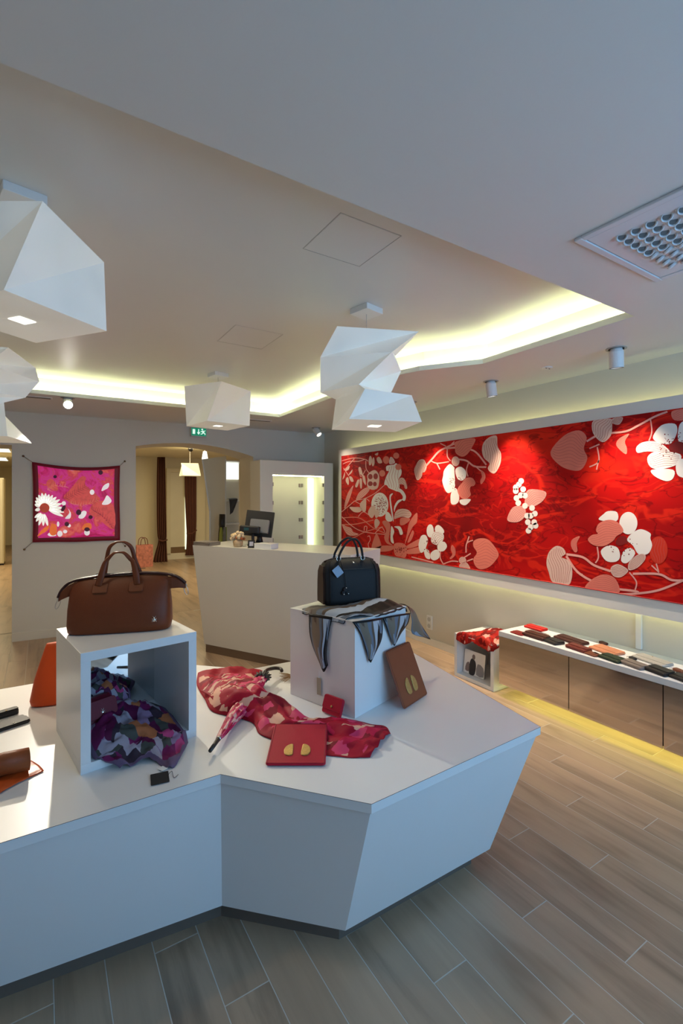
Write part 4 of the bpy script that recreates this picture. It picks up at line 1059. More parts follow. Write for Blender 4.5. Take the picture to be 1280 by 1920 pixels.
pendant('pendant_lamp', 'single folded white pendant lamp hanging in front of the exit sign', cB, [lev(2.59, .205, -25.5, -1.11, 4.28, cB), lev(2.275, .210, -48, -1.145, 4.40, cB)], power=8)
pendant('pendant_lamp', 'large folded white pendant lamp nearest the camera at upper left', cC, [lev(2.59, .205, 0, -1.20, 1.785, cC), lev(2.285, .205, -21, -1.2235, 1.82, cC)])
pendant('pendant_lamp', 'tall twisted white pendant lamp in the middle above the black handbag', cA, [lev(2.54, .233, 10, .165, 2.86, cA), lev(2.405, .205, -14, .128, 2.85, cA), lev(2.235, .150, -42, .085, 2.85, cA), lev(2.195, .160, -60, .185, 2.79, cA), lev(2.02, .205, -76, .190, 2.74, cA)])
pendant('pendant_lamp', 'twisted white pendant lamp cut by the left edge of the photo', cD, [lev(2.54, .233, 15, -2.36, 3.12, cD), lev(2.42, .225, -5, -2.36, 3.12, cD), lev(2.28, .18, -28, -2.37, 3.12, cD), lev(2.23, .12, -45, -2.38, 3.11, cD), lev(1.99, .205, -75, -2.33, 3.10, cD)], power=10)

# ================================================================== CEILING SPOTLIGHTS
def ceiling_spot(c, aim, label, glow=0.0, power=0, angle=50, col=WARM, blend=.5):
    r = thing('ceiling_spotlight', label, 'spotlight', (c[0], c[1], CE), 0, 'ceiling spotlights')
    M = Matrix.Translation((c[0], c[1], CE))
    MB().lathe([(.062, 0), (.062, -.004), (.048, -.005), (.047, .0)], (0, 0, 0), 24, M=M).build('ceiling_ring', mat('ring_grey', (.42, .40, .37), .4), r, smooth=False)
    d = (Vector(aim) - Vector((c[0], c[1], CE - .05))).normalized()
    q = d.to_track_quat('-Z', 'Y').to_matrix().to_4x4()
    if abs(d.z) > .6: q = Matrix.Rotation(0, 4, 'Z') @ q
    piv = Matrix.Translation((c[0], c[1], CE - .035)) @ q
    MB().tube([Vector((c[0], c[1], CE)), Vector((c[0], c[1], CE - .03))], .036, 20).build('neck', lampw, r, smooth=True)
    br = MB().lathe([(.040, .02), (.043, .012), (.043, -.088), (.040, -.092), (.037, -.088), (.036, -.07)], (0, 0, 0), 24, M=piv).build('barrel', lampw, r, smooth=False)
    MB().lathe([(.0385, -.0925), (.042, -.0915), (.042, -.0895), (.0385, -.0885), (.0385, -.0925)], (0, 0, 0), 24, M=piv, cap=False).build('rim', blackm, br)
    lens = mat('lens_%d' % int(glow * 10), (.9, .9, .9), .3, emit=(1, .95, .85, 1), es=glow)
    MB().lathe([(.036, -.078), (.034, -.080), (.001, -.080)], (0, 0, 0), 20, M=piv).build('lens', lens, br)
    if power:
        p = piv @ Vector((0, 0, -.10)); spot('spot_beam', p, aim, power, col, angle, blend)
    return r
ceiling_spot((3.156, 1.649), (3.42, 1.75, .60), 'white ceiling spotlight nearest the camera above the mural', 2, 110, 70, WARM, 1.0)
ceiling_spot((3.161, 2.669), (3.42, 2.60, .60), 'white ceiling spotlight second nearest above the berries of the mural', 2, 130, 70, WARM, 1.0)
ceiling_spot((3.156, 3.673), (3.42, 3.45, .60), 'white ceiling spotlight half hidden behind the twisted pendant lamp', 2, 115, 70, WARM, 1.0)
ceiling_spot((3.199, 5.70), (3.44, 4.8, 1.5), 'small white ceiling spotlight in the corner by the niche cabinet', 2, 30, 60, WARM, .9)
ceiling_spot((0.222, 5.294), (0.20, 2.05, .60), 'glaring ceiling spotlight above the backlit scarf facing the counter', 60, 260, 34, (1, .9, .74), .25)
# small detector on the ceiling
dt = thing('ceiling_sensor', 'small round flush sensor between two ceiling spotlights', 'sensor', (3.18, 2.165, CE))
MB().lathe([(.04, 0), (.038, -.006), (.012, -.008), (.001, -.008)], (3.18, 2.165, CE), 18).build('cover', lampw, dt, smooth=False)
for k in (-1, 1): MB().b(3.18 + k * .018 - .008, 3.18 + k * .018 + .008, 2.155, 2.161, CE - .0095, CE - .007).build('slot', darkm, dt)
# linear air slots at the back of the ceiling
for (x, y, rz, lab) in ((487, 788, 0, 'thin dark air slot in the ceiling right of the single block lamp'), (64, 744, 0, 'thin dark air slot in the ceiling left of the glaring spotlight')):
    p = W(x, y, CE); v = thing('air_slot', lab, 'vent', p, -.075)
    M = ROOTM[v.name]['W']
    MB().rbox((0, 0, -.003), (.30, .075, .006), .004, M=M).build('frame', lampw, v)
    for k in (-1, 1): MB().box((0, k * .016, -.0065), (.27, .014, .002), M=M).build('slot', darkm, v)

# ================================================================== CEILING DIFFUSER
vx0, vx1, vy1 = 1.69, 2.315, 1.038; vy0 = vy1 - .625
dv = thing('air_diffuser', 'square white ceiling air diffuser with rows of round nozzles', 'air vent', ((vx0 + vx1) / 2, (vy0 + vy1) / 2, CE))
dm = mat('diffuser_white', (.72, .73, .76), .4)
mb = MB(); fwd_ = .028
mb.b(vx0, vx1, vy0, vy0 + fwd_, CE - .012, CE); mb.b(vx0, vx1, vy1 - fwd_, vy1, CE - .012, CE); mb.b(vx0, vx0 + fwd_, vy0 + fwd_, vy1 - fwd_, CE - .012, CE); mb.b(vx1 - fwd_, vx1, vy0 + fwd_, vy1 - fwd_, CE - .012, CE)
mb.build('frame', dm, dv, bevel=.003)
MB().b(vx0 + fwd_ + .004, vx1 - fwd_ - .004, vy0 + fwd_ + .004, vy1 - fwd_ - .004, CE - .009, CE - .001).build('face_plate', dm, dv)
holem = mat('nozzle_hole', (.16, .16, .16), .8)
for i in range(9):
    for j in range(9):
        x = vx0 + .115 + i * .0495; y = vy0 + .115 + j * .0495
        tl = Matrix.Rotation(.5 if i < 5 else -.5, 4, 'Y') @ Matrix.Rotation(-.35, 4, 'X')
        MB().lathe([(.0215, .002), (.021, -.004), (.0165, -.008), (.0145, -.007), (.012, .002)], (x, y, CE - .0095), 14, M=tl).build('nozzle', dm, dv, smooth=False)
        MB().lathe([(.0125, -.0030), (.0001, -.0032)], (x, y, CE - .0095), 10, M=tl).build('nozzle_hole', holem, dv)

# ================================================================== MURAL
def mural_mat():
    m, n, l, b = nmat('mural_red')
    tc = n.new('ShaderNodeTexCoord')
    mp = n.new('ShaderNodeMapping'); mp.inputs['Scale'].default_value = (1, .55, 1.15); l.new(tc.outputs['Object'], mp.inputs[0])
    def nz(sc, det, dist, off):
        q = n.new('ShaderNodeTexNoise'); q.inputs['Scale'].default_value = sc; q.inputs['Detail'].default_value = det; q.inputs['Distortion'].default_value = dist
        mo_ = n.new('ShaderNodeVectorMath'); mo_.operation = 'ADD'; mo_.inputs[1].default_value = (off, off * .7, off * 1.3)
        l.new(mp.outputs[0], mo_.inputs[0]); l.new(mo_.outputs[0], q.inputs['Vector']); return q
    big = nz(1.5, 2, .5, 3.0)
    r0 = ramp(n, [(.30, srgb(120, 4, 10)), (.48, srgb(178, 8, 12)), (.62, srgb(206, 16, 14)), (.75, srgb(226, 44, 20))]); l.new(big.outputs[0], r0.inputs[0])
    out = r0.outputs[0]
    for sc, wdt, off, col, fac in ((2.2, .030, 1.0, srgb(226, 40, 22), .75), (4.4, .024, 5.0, srgb(214, 34, 22), .6), (7.5, .028, 9.0, srgb(92, 2, 10), .55)):
        q = nz(sc, 3, 1.0, off)
        s1_ = n.new('ShaderNodeMath'); s1_.operation = 'SUBTRACT'; s1_.inputs[1].default_value = .5; l.new(q.outputs[0], s1_.inputs[0])
        s2_ = n.new('ShaderNodeMath'); s2_.operation = 'ABSOLUTE'; l.new(s1_.outputs[0], s2_.inputs[0])
        mr = n.new('ShaderNodeMapRange'); mr.inputs[1].default_value = wdt * .35; mr.inputs[2].default_value = wdt; mr.inputs[3].default_value = fac; mr.inputs[4].default_value = 0
        l.new(s2_.outputs[0], mr.inputs[0])
        mx = n.new('ShaderNodeMix'); mx.data_type = 'RGBA'; l.new(mr.outputs[0], mx.inputs[0]); l.new(out, mx.inputs[6]); mx.inputs[7].default_value = col; out = mx.outputs[2]
    l.new(out, b.inputs['Base Color']); b.inputs['Roughness'].default_value = .6; b.inputs['Specular IOR Level'].default_value = .15
    return m
MX = PXF - .004
mu = thing('floral_mural', 'long red printed mural of white and salmon flowers, leaves and berries', 'mural', (MX, 3.2, .93))
MB().b(MX, PXF, 0.75, 5.445, .929, 2.178).build('canvas', mural_mat(), mu)
dred = mat('print_dark_red', srgb(150, 8, 14), .6)
PM = {'white': mat('print_white', srgb(244, 238, 234), .55, var=.02), 'pale': mat('print_pale', srgb(226, 190, 178), .55, var=.05, vscale=9),
      'salmon': mat('print_salmon', srgb(226, 124, 108), .55, var=.08, vscale=9), 'pink': mat('print_pink', srgb(236, 166, 156), .55, var=.05, vscale=9), 'orange': mat('print_orange', srgb(206, 44, 20), .55, var=.1, vscale=9), 'line': dred,
      'fine': mat('print_fine', srgb(190, 84, 84), .55), 'dark': mat('print_centre', srgb(128, 4, 12), .6)}
layer = [0]
def on_mural(x, y, k): 
    p = PX(x, y, MX - .0004 - .00002 * k); p.z = min(max(p.z, .9292), 2.1778); p.y = min(max(p.y, .752), 5.444); return p
def inside(pt, poly):
    c = False; n = len(poly)
    for i in range(n):
        a, b_ = poly[i], poly[i - 1]
        if (a[1] > pt[1]) != (b_[1] > pt[1]) and pt[0] < (b_[0] - a[0]) * (pt[1] - a[1]) / (b_[1] - a[1]) + a[0]: c = not c
    return c
def pr(Z, col, polys, name, stripes=0, smooth=4, sdir=None):
    layer[0] += 1; k = layer[0]
    for p in polys:
        mb = MB(); lines = MB(); got = False
        q = [Z(u, v) for u, v in p]
        sm = [(a.x, a.y) for a in catmull([(x, y, 0) for x, y in q], smooth, closed=True)]
        mb.add([on_mural(x, y, k) for x, y in sm], [tuple(range(len(sm)))])
        if stripes:
            cx = sum(a for a, _ in q) / len(q); cy = sum(a for _, a in q) / len(q)
            sxx = sum((a - cx) ** 2 for a, _ in q); syy = sum((a - cy) ** 2 for _, a in q); sxy = sum((a - cx) * (b_ - cy) for a, b_ in q)
            th = sdir if sdir is not None else .5 * math.atan2(2 * sxy, sxx - syy)
            ex, ey = math.cos(th), math.sin(th)
            us = [(a - cx) * ex + (b_ - cy) * ey for a, b_ in sm]; vs = [-(a - cx) * ey + (b_ - cy) * ex for a, b_ in sm]
            u0, u1, v0, v1 = min(us), max(us), min(vs), max(vs)
            for s in range(1, stripes + 1):
                v_ = v0 + (v1 - v0) * s / (stripes + 1); run = []
                for i in range(31):
                    u = u0 + (u1 - u0) * i / 30; vv = v_ * (.55 + .45 * math.sin(PI * i / 30)) + .06 * (v1 - v0) * math.sin(i * .3)
                    pt = (cx + u * ex - vv * ey, cy + u * ey + vv * ex)
                    if inside(pt, [((a - cx) * .93 + cx, (b_ - cy) * .93 + cy) for a, b_ in sm]): run.append(pt)
                    else:
                        if len(run) > 3: stroke(lines, run, .55, k + 1); got = True
                        run = []
                if len(run) > 3: stroke(lines, run, .55, k + 1); got = True
        po = mb.build(name, PM[col], mu, tri=True); sub(po, mu)
        if got:
            vo = lines.build('vein_print', PM['line'] if col in ('pale', 'white') and stripes > 6 else PM['fine'], po); vo['kind'] = 'stuff'
    layer[0] += 1
def stroke(mb, pts, wpx, k):
    L_, R_ = [], []
    for i, p in enumerate(pts):
        a = pts[max(i - 1, 0)]; b_ = pts[min(i + 1, len(pts) - 1)]; dx, dy = b_[0] - a[0], b_[1] - a[1]; h = math.hypot(dx, dy) or 1
        L_.append(on_mural(p[0] - dy / h * wpx / 2, p[1] + dx / h * wpx / 2, k)); R_.append(on_mural(p[0] + dy / h * wpx / 2, p[1] - dx / h * wpx / 2, k))
    mb.loft([L_, R_], closed=False)
def branch(Z, col, lines, wpx):
    layer[0] += 1
    for ln in lines:
        mb = MB()
        q = [Z(u, v) for u, v in ln]; sm = [(a.x, a.y) for a in catmull([(x, y, 0) for x, y in q], 6)]
        stroke(mb, sm, wpx, layer[0]); mb.build('branch_print', PM[col], mu)
def dots(Z, cx, cy, r0, r1, num, seed, sz=1.2, col='line', squash=1.0):
    layer[0] += 1; mb = MB(); rnd = random.Random(seed); x0, y0 = Z(cx, cy); s = Z(1, 0)[0] - Z(0, 0)[0]
    for _ in range(num):
        a = rnd.uniform(0, 2 * PI); r = rnd.uniform(r0, r1) * s; x, y = x0 + r * math.cos(a), y0 + r * math.sin(a) * squash; q = rnd.uniform(.6, 1.2) * sz
        mb.add([on_mural(x + q * math.cos(t), y + q * math.sin(t), layer[0]) for t in [k * PI / 3 for k in range(6)]], [tuple(range(6))])
    so_ = mb.build('stamen_print', PM[col], mu); so_['kind'] = 'stuff'
Z1 = lambda u, v: (630 + u / 8, 840 + v / 8)
Z2 = lambda u, v: (780 + u / 6.857, 800 + v / 6.857)
Z3 = lambda u, v: (940 + u / 3.765, 740 + v / 3.765)
Z4 = lambda u, v: (1000 + u / 4.571, 920 + v / 4.571)
# far left bouquet
branch(Z1, 'salmon', [[(85, 1150), (300, 1140), (560, 1080)], [(85, 1050), (300, 1040), (420, 1090), (560, 1200), (740, 1280)], [(80, 1370), (250, 1350), (430, 1260), (700, 1180)]], 1.6)
branch(Z1, 'pink', [[(80, 960), (200, 860), (290, 790), (420, 760), (580, 680), (740, 540)], [(85, 1030), (250, 1180), (430, 1260), (770, 1300)], [(85, 190), (270, 150), (430, 170), (480, 200)], [(100, 240), (200, 200), (330, 200), (430, 170)], [(445, 190), (450, 310), (500, 380)], [(270, 160), (150, 300), (110, 330)],
                    [(330, 1030), (400, 960), (470, 990), (540, 1050)], [(580, 1280), (680, 1190), (730, 1260)], [(470, 1330), (500, 1320), (510, 1380), (480, 1450), (520, 1560)], [(290, 800), (380, 840), (440, 760), (500, 800)], [(110, 300), (190, 420)], [(340, 300), (370, 430), (440, 330)], [(420, 1240), (425, 1180), (460, 1180), (455, 1240)]], 1.3)
pr(Z1, 'salmon', [[(690, 1110), (760, 1090), (810, 1150), (800, 1280), (790, 1400), (850, 1460), (760, 1430), (720, 1340), (750, 1230)], [(530, 1500), (580, 1320), (620, 1300), (680, 1480), (600, 1520)], [(660, 1470), (860, 1470), (850, 1520), (760, 1550), (540, 1550)],
     [(1030, 1440), (1060, 1290), (1100, 1110), (1210, 970), (1210, 1110), (1150, 1180), (1090, 1300), (1050, 1400)], [(1070, 1410), (1140, 1240), (1165, 1280), (1120, 1390)], [(1040, 1480), (1280, 1350), (1280, 1440), (1100, 1505)], [(1040, 1540), (1280, 1480), (1280, 1570), (1080, 1590)],
     [(960, 1150), (970, 1050), (1090, 1050), (1100, 1090), (1020, 1150)], [(100, 1470), (220, 1480), (330, 1530), (240, 1540), (150, 1500)], [(870, 1440), (1000, 1430), (1060, 1500), (1040, 1640), (960, 1630), (880, 1600)]], 'leaf_print')
pr(Z1, 'salmon', [ell(750, 180, 48, 58), ell(900, 115, 45, 46), ell(690, 380, 45, 48)], 'petal_print')
pr(Z1, 'pale', [[(500, 130), (520, 120), (540, 180), (520, 250), (495, 255), (488, 190)], [(550, 150), (570, 150), (575, 230), (550, 275), (535, 230)], [(610, 150), (650, 135), (690, 215), (640, 230), (612, 190)],
     [(140, 320), (200, 265), (190, 320), (145, 345)], [(185, 400), (240, 325), (235, 365), (195, 405)], [(150, 455), (180, 440), (190, 510), (180, 555), (145, 500)], [(195, 430), (235, 435), (262, 500), (220, 500)], [(95, 470), (130, 360), (125, 430)],
     [(335, 300), (365, 290), (395, 380), (385, 410), (345, 370)], [(395, 410), (430, 430), (445, 555), (405, 500)], [(355, 460), (385, 470), (385, 590), (365, 605), (352, 530)], [(345, 480), (320, 480), (285, 570), (310, 590), (335, 540)],
     [(200, 890), (280, 885), (360, 890), (385, 930), (340, 965), (260, 955)], [(360, 830), (440, 760), (450, 850), (440, 950), (400, 950), (365, 900)], [(575, 1090), (610, 1060), (655, 1120), (610, 1195), (580, 1190)], [(580, 100), (600, 80), (630, 70), (620, 110)]], 'leaf_print')
pr(Z1, 'pink', [[(255, 560), (240, 640), (190, 790), (130, 910), (130, 830), (175, 680)], [(90, 1145), (150, 1175), (220, 1200), (260, 1260), (335, 1290), (270, 1315), (180, 1305), (120, 1230)], [(505, 600), (480, 660), (400, 740), (300, 790), (330, 690), (400, 620), (470, 590)]], 'leaf_print', 3)
pr(Z1, 'pale', [[(470, 470), (470, 400), (540, 340), (600, 340), (645, 420), (640, 540), (610, 610), (530, 625), (465, 570)]], 'flower_print')
pr(Z1, 'line', [ell(512, 430, 34, 40), ell(592, 425, 34, 45), ell(512, 535, 36, 36), ell(580, 540, 28, 34)], 'flower_print')
pr(Z1, 'white', [[(755, 270), (860, 250), (905, 230), (975, 320), (975, 400), (930, 480), (950, 560), (930, 650), (860, 630), (790, 600), (760, 560), (720, 540), (750, 430), (790, 350), (755, 340)], [(810, 140), (850, 150), (880, 220), (800, 240)]], 'flower_print', 5)
pr(Z1, 'salmon', [ell(932, 285, 46, 46)], 'petal_print')
pr(Z1, 'white', [[(930, 600), (1000, 640), (1045, 720), (1030, 790), (990, 780), (1000, 730), (960, 670), (925, 650)], [(870, 960), (870, 880), (920, 790), (985, 770), (980, 790), (930, 830), (890, 900)], [(800, 720), (840, 680), (850, 690), (820, 740), (830, 850), (860, 1060), (850, 1090), (810, 880)], [(750, 960), (800, 980), (845, 1080), (790, 1105), (740, 1060)], [(830, 1170), (870, 1250), (850, 1330), (865, 1430), (820, 1400), (815, 1280)], [(870, 1180), (960, 1180), (1000, 1280), (960, 1300), (930, 1220)]], 'petal_print')
pr(Z1, 'pale', [[(930, 500), (960, 450), (1020, 460), (1060, 560), (1060, 610), (1030, 605), (1010, 550), (940, 540)], [(870, 1060), (890, 960), (960, 915), (1070, 925), (1130, 990), (1090, 1050), (1000, 1030), (920, 1050)]], 'petal_print', 3)
pr(Z1, 'white', [ell(655, 850, 128, 180, 20)], 'flower_print'); dots(Z1, 655, 850, 10, 105, 150, 5, .85, 'line', 1.45)
pr(Z1, 'pale', [[(480, 950), (530, 870), (580, 880), (590, 960), (540, 1050), (490, 1010)], [(590, 940), (630, 930), (640, 1010), (600, 1050), (580, 1010)]], 'petal_print')
dots(Z1, 960, 1520, 5, 95, 40, 8, 1.0, 'line', 1.0)
# upper branch with pale leaves
branch(Z2, 'pink', [[(130, 500), (200, 420), (290, 320), (380, 270), (490, 220)], [(380, 280), (520, 270), (680, 290), (780, 340), (900, 490)], [(550, 420), (650, 440), (750, 510), (900, 520)]], 3.2)
branch(Z2, 'pink', [[(310, 215), (380, 250)], [(190, 440), (270, 470), (420, 450)], [(400, 280), (400, 380), (440, 440)], [(750, 500), (830, 570)], [(670, 470), (645, 560), (665, 640)], [(265, 470), (305, 550)], [(420, 260), (490, 190)]], 2.0)
pr(Z2, 'salmon', [[(510, 190), (750, 150), (720, 260), (650, 360), (580, 385), (510, 340), (500, 270)], [(830, 560), (880, 600), (885, 670), (835, 740), (825, 690), (845, 640)]], 'leaf_print', 6)
pr(Z2, 'pale', [[(1035, 120), (950, 130), (870, 200), (845, 300), (870, 400), (940, 470), (920, 540), (970, 595), (1020, 590), (1080, 480), (1090, 350), (1045, 250)], [(0, 490), (40, 430), (100, 425), (135, 510), (110, 580), (80, 590), (70, 640), (30, 685), (0, 670), (-25, 560)]], 'leaf_print', 7)
pr(Z2, 'white', [[(430, 480), (360, 560), (345, 640), (335, 700), (360, 790), (400, 850), (450, 840), (490, 790), (500, 720), (490, 560), (490, 525)], [(510, 540), (570, 515), (630, 560), (640, 640), (600, 690), (540, 680), (505, 600)], [(440, 900), (460, 830), (510, 790), (550, 880), (545, 960), (500, 1000), (450, 990)], [(565, 940), (690, 930), (690, 960), (630, 1010), (570, 990)]], 'petal_print')
pr(Z2, 'pale', [ell(505, 445, 50, 62)], 'petal_print', 5)
pr(Z2, 'dark', [[(500, 690), (545, 680), (570, 730), (530, 770), (500, 750)]], 'flower_print'); dots(Z2, 525, 720, 40, 110, 46, 3, .8, 'dark')
pr(Z2, 'salmon', [[(590, 720), (640, 660), (720, 660), (760, 720), (740, 760), (700, 770), (690, 820), (700, 880), (640, 930), (570, 910), (530, 830), (540, 780)]], 'petal_print', 7)
# lower left blossom and heart leaf
branch(Z2, 'pink', [[(-60, 1675), (0, 1690), (120, 1720), (220, 1745)], [(310, 1600), (310, 1690), (350, 1770)], [(340, 1770), (450, 1730), (540, 1735)], [(650, 1730), (730, 1700)], [(640, 1620), (650, 1500), (730, 1460)], [(650, 1500), (680, 1410)], [(620, 1680), (700, 1630)]], 2.2)
pr(Z2, 'white', [ell(180, 1340, 46, 85), [(245, 1290), (290, 1265), (350, 1320), (350, 1370), (250, 1350)], [(30, 1530), (60, 1410), (120, 1395), (150, 1460), (130, 1540), (110, 1590), (60, 1620)], [(280, 1500), (360, 1480), (395, 1540), (350, 1600), (280, 1590)], [(190, 1620), (260, 1580), (300, 1620), (290, 1690), (230, 1720), (185, 1690)], [(100, 1580), (160, 1590), (178, 1700), (120, 1680)]], 'petal_print')
pr(Z2, 'white', [[(190, 1440), (220, 1355), (330, 1360), (355, 1430), (300, 1520), (210, 1500)]], 'petal_print', 6)
dots(Z2, 185, 1530, 0, 95, 70, 4, .9, 'dark')
pr(Z2, 'salmon', [[(780, 1620), (735, 1540), (740, 1470), (820, 1435), (920, 1450), (1000, 1530), (1060, 1640), (1020, 1720), (940, 1800), (830, 1835), (760, 1790), (735, 1700)], [(460, 1520), (500, 1570), (500, 1650), (450, 1700), (430, 1690), (465, 1640), (445, 1580)]], 'leaf_print', 9, sdir=.1)
pr(Z2, 'pale', [ell(595, 1720, 46, 46), [(560, 1770), (640, 1740), (695, 1830), (620, 1825), (560, 1810)]], 'leaf_print', 4)
# berries
pr(Z3, 'pink', [[(165, 740), (190, 670), (310, 685), (295, 745), (225, 790), (170, 780)], [(40, 885), (75, 800), (130, 785), (165, 800), (165, 860), (110, 900)]], 'leaf_print', 8)
pr(Z3, 'white', [ell(x, y, 20, 21, 10) for x, y in ((138, 610), (100, 655), (122, 635), (152, 668), (100, 680), (105, 730), (135, 710), (165, 712), (118, 765), (165, 785), (215, 800), (235, 840), (180, 855), (205, 855), (185, 900), (230, 900), (240, 925), (205, 935), (190, 960))], 'berry_print', smooth=2)
# upper right branch
branch(Z3, 'pink', [[(600, 330), (700, 280), (870, 260), (960, 220), (1080, 155), (1170, 120)]], 3.6)
branch(Z3, 'pink', [[(1050, 170), (1060, 260), (1040, 325)], [(620, 380), (690, 350)], [(675, 370), (685, 470), (620, 510)], [(670, 530), (685, 460)]], 2.4)
pr(Z3, 'salmon', [[(580, 380), (600, 300), (545, 252), (440, 290), (345, 405), (400, 490), (480, 530), (560, 530), (605, 450)], [(900, 275), (830, 310), (810, 360), (875, 420), (885, 380), (870, 330)]], 'leaf_print', 11, sdir=.15)
pr(Z3, 'pale', [[(650, 180), (645, 270), (710, 335), (770, 290), (780, 210), (770, 170)], [(780, 200), (830, 210), (855, 160), (785, 168)]], 'leaf_print', 7)
pr(Z3, 'salmon', [[(1200, 120), (1280, 100), (1320, 100), (1320, 170), (1220, 180)]], 'leaf_print', 5)
pr(Z3, 'white', [[(1090, 330), (1070, 290), (1130, 215), (1220, 205), (1240, 250), (1220, 310), (1180, 350)], [(1250, 330), (1245, 260), (1270, 195), (1360, 180), (1380, 330), (1300, 350)], [(1060, 530), (1210, 530), (1210, 590), (1160, 610), (1080, 575)], [(1240, 470), (1300, 450), (1380, 480), (1380, 590), (1260, 580), (1230, 530)]], 'petal_print')
pr(Z3, 'white', [[(1030, 400), (960, 410), (952, 370), (1000, 335), (1090, 330), (1160, 370), (1180, 410)], [(1030, 440), (1100, 400), (1260, 420), (1240, 490), (1130, 525), (1050, 510)]], 'petal_print', 7)
pr(Z3, 'dark', [[(1180, 390), (1200, 350), (1250, 330), (1320, 360), (1300, 420), (1240, 410)]], 'flower_print'); dots(Z3, 1220, 360, 20, 130, 70, 6, 1.2, 'dark', .75)
# lower right blossom
pr(Z4, 'orange', [ell(1070, 510, 78, 118, 16)], 'leaf_print', 5)
branch(Z4, 'pink', [[(280, 545), (420, 570), (520, 640), (660, 690)], [(280, 560), (370, 690), (500, 775), (640, 830), (860, 860), (900, 875)], [(850, 712), (1070, 715), (1180, 765), (1290, 770)], [(720, 890), (900, 880), (1080, 850), (1290, 765)]], 4.2)
branch(Z4, 'pink', [[(545, 480), (555, 570), (530, 620)], [(1010, 640), (1075, 700)], [(1050, 625), (1070, 690)], [(820, 700), (880, 780), (870, 850)], [(370, 700), (420, 720)]], 2.6)
pr(Z4, 'pale', [[(240, 570), (275, 540), (250, 490), (190, 475), (130, 530), (110, 620), (130, 700), (165, 785), (290, 810), (325, 760), (330, 670), (300, 600)]], 'leaf_print', 9)
pr(Z4, 'salmon', [[(440, 840), (500, 760), (600, 718), (690, 745), (735, 830), (720, 880), (580, 862)], [(395, 390), (330, 420), (320, 470), (350, 525), (375, 515), (370, 450)]], 'leaf_print', 8)
pr(Z4, 'white', [[(560, 250), (600, 200), (640, 175), (715, 185), (710, 260)], ell(812, 278, 77, 96), [(800, 420), (850, 360), (920, 330), (1000, 365), (1000, 410), (1015, 470), (980, 540), (900, 545), (850, 470)], [(575, 520), (640, 470), (720, 490), (740, 570), (700, 610), (620, 600)], [(750, 600), (770, 520), (830, 490), (870, 540), (800, 620)]], 'petal_print')
pr(Z4, 'dark', [[(705, 430), (740, 390), (790, 395), (800, 440), (750, 470), (715, 465)]], 'flower_print'); dots(Z4, 760, 460, 40, 125, 60, 9, 1.2, 'dark', .8)
pr(Z4, 'salmon', [[(770, 345), (720, 270), (640, 250), (560, 280), (535, 340), (550, 370), (500, 380), (465, 420), (510, 465), (600, 475), (680, 430), (710, 390)]], 'petal_print', 9, sdir=-.15)
pr(Z4, 'pale', [[(660, 690), (670, 650), (720, 630), (780, 655), (810, 690), (750, 740), (690, 735)], [(815, 680), (820, 610), (890, 550), (950, 545), (955, 590), (890, 660)]], 'leaf_print', 7)
# rolled lower hem of the canvas
MB().tube([(MX - .003, 5.44, .931), (MX - .003, 3.9, .930), (MX - .003, 2.6, .9305), (MX - .003, .76, .930)], .004, 6).build('lower_hem', mat('hem_red', srgb(176, 40, 36), .4), mu, smooth=True)

# ================================================================== MIRROR-FRONTED CABINET
KX = 3.146; KT = .525; KY1 = 2.578; KY0 = .17
kb2 = thing('wall_cabinet', 'long low cabinet with mirrored fronts and white top below the mural', 'cabinet', ((KX + XR) / 2, (KY0 + KY1) / 2, 0))
MB().b(KX, XR - .001, KY0, KY1, KT - .04, KT).build('top_board', whitem, kb2, bevel=.0015)
MB().b(KX + .022, XR - .001, KY0 + .01, KY1 - .02, .27, KT - .04).build('carcass', mat('cabinet_carcass', (.30, .26, .22), .6), kb2)
MB().b(KX + .005, XR - .002, KY1 - .02, KY1 - .002, .10, KT - .04).build('end_panel', whitem, kb2)
for y_ in (1.972, 1.371, .77):  # backing strips added behind the joints to block the LED glow
    MB().b(KX + .0205, KX + .034, y_ - .03, y_ + .03, .11, KT - .042).build('glow_stop', mat('glow_stop_brown', (.09, .07, .05), .6), kb2)
mirm = mat('bronze_mirror', (.66, .60, .54), .06, 1.0, var=.01)
yj = [KY1, 1.972, 1.371, .77, KY0]
for a, c in zip(yj, yj[1:]):
    MB().b(KX + .002, KX + .020, c + .003, a - .003, .10, KT - .042).build('mirror_front', mirm, kb2)
MB().b(KX + .05, KX + .062, KY0 + .02, KY1 - .03, .255, .268).build('led_tape', led3m, kb2)
MB().b(KX + .30, KX + .32, KY0 + .02, KY1 - .03, 0, .27).build('plinth', mat('plinth_white', (.7, .69, .6), .5), kb2)
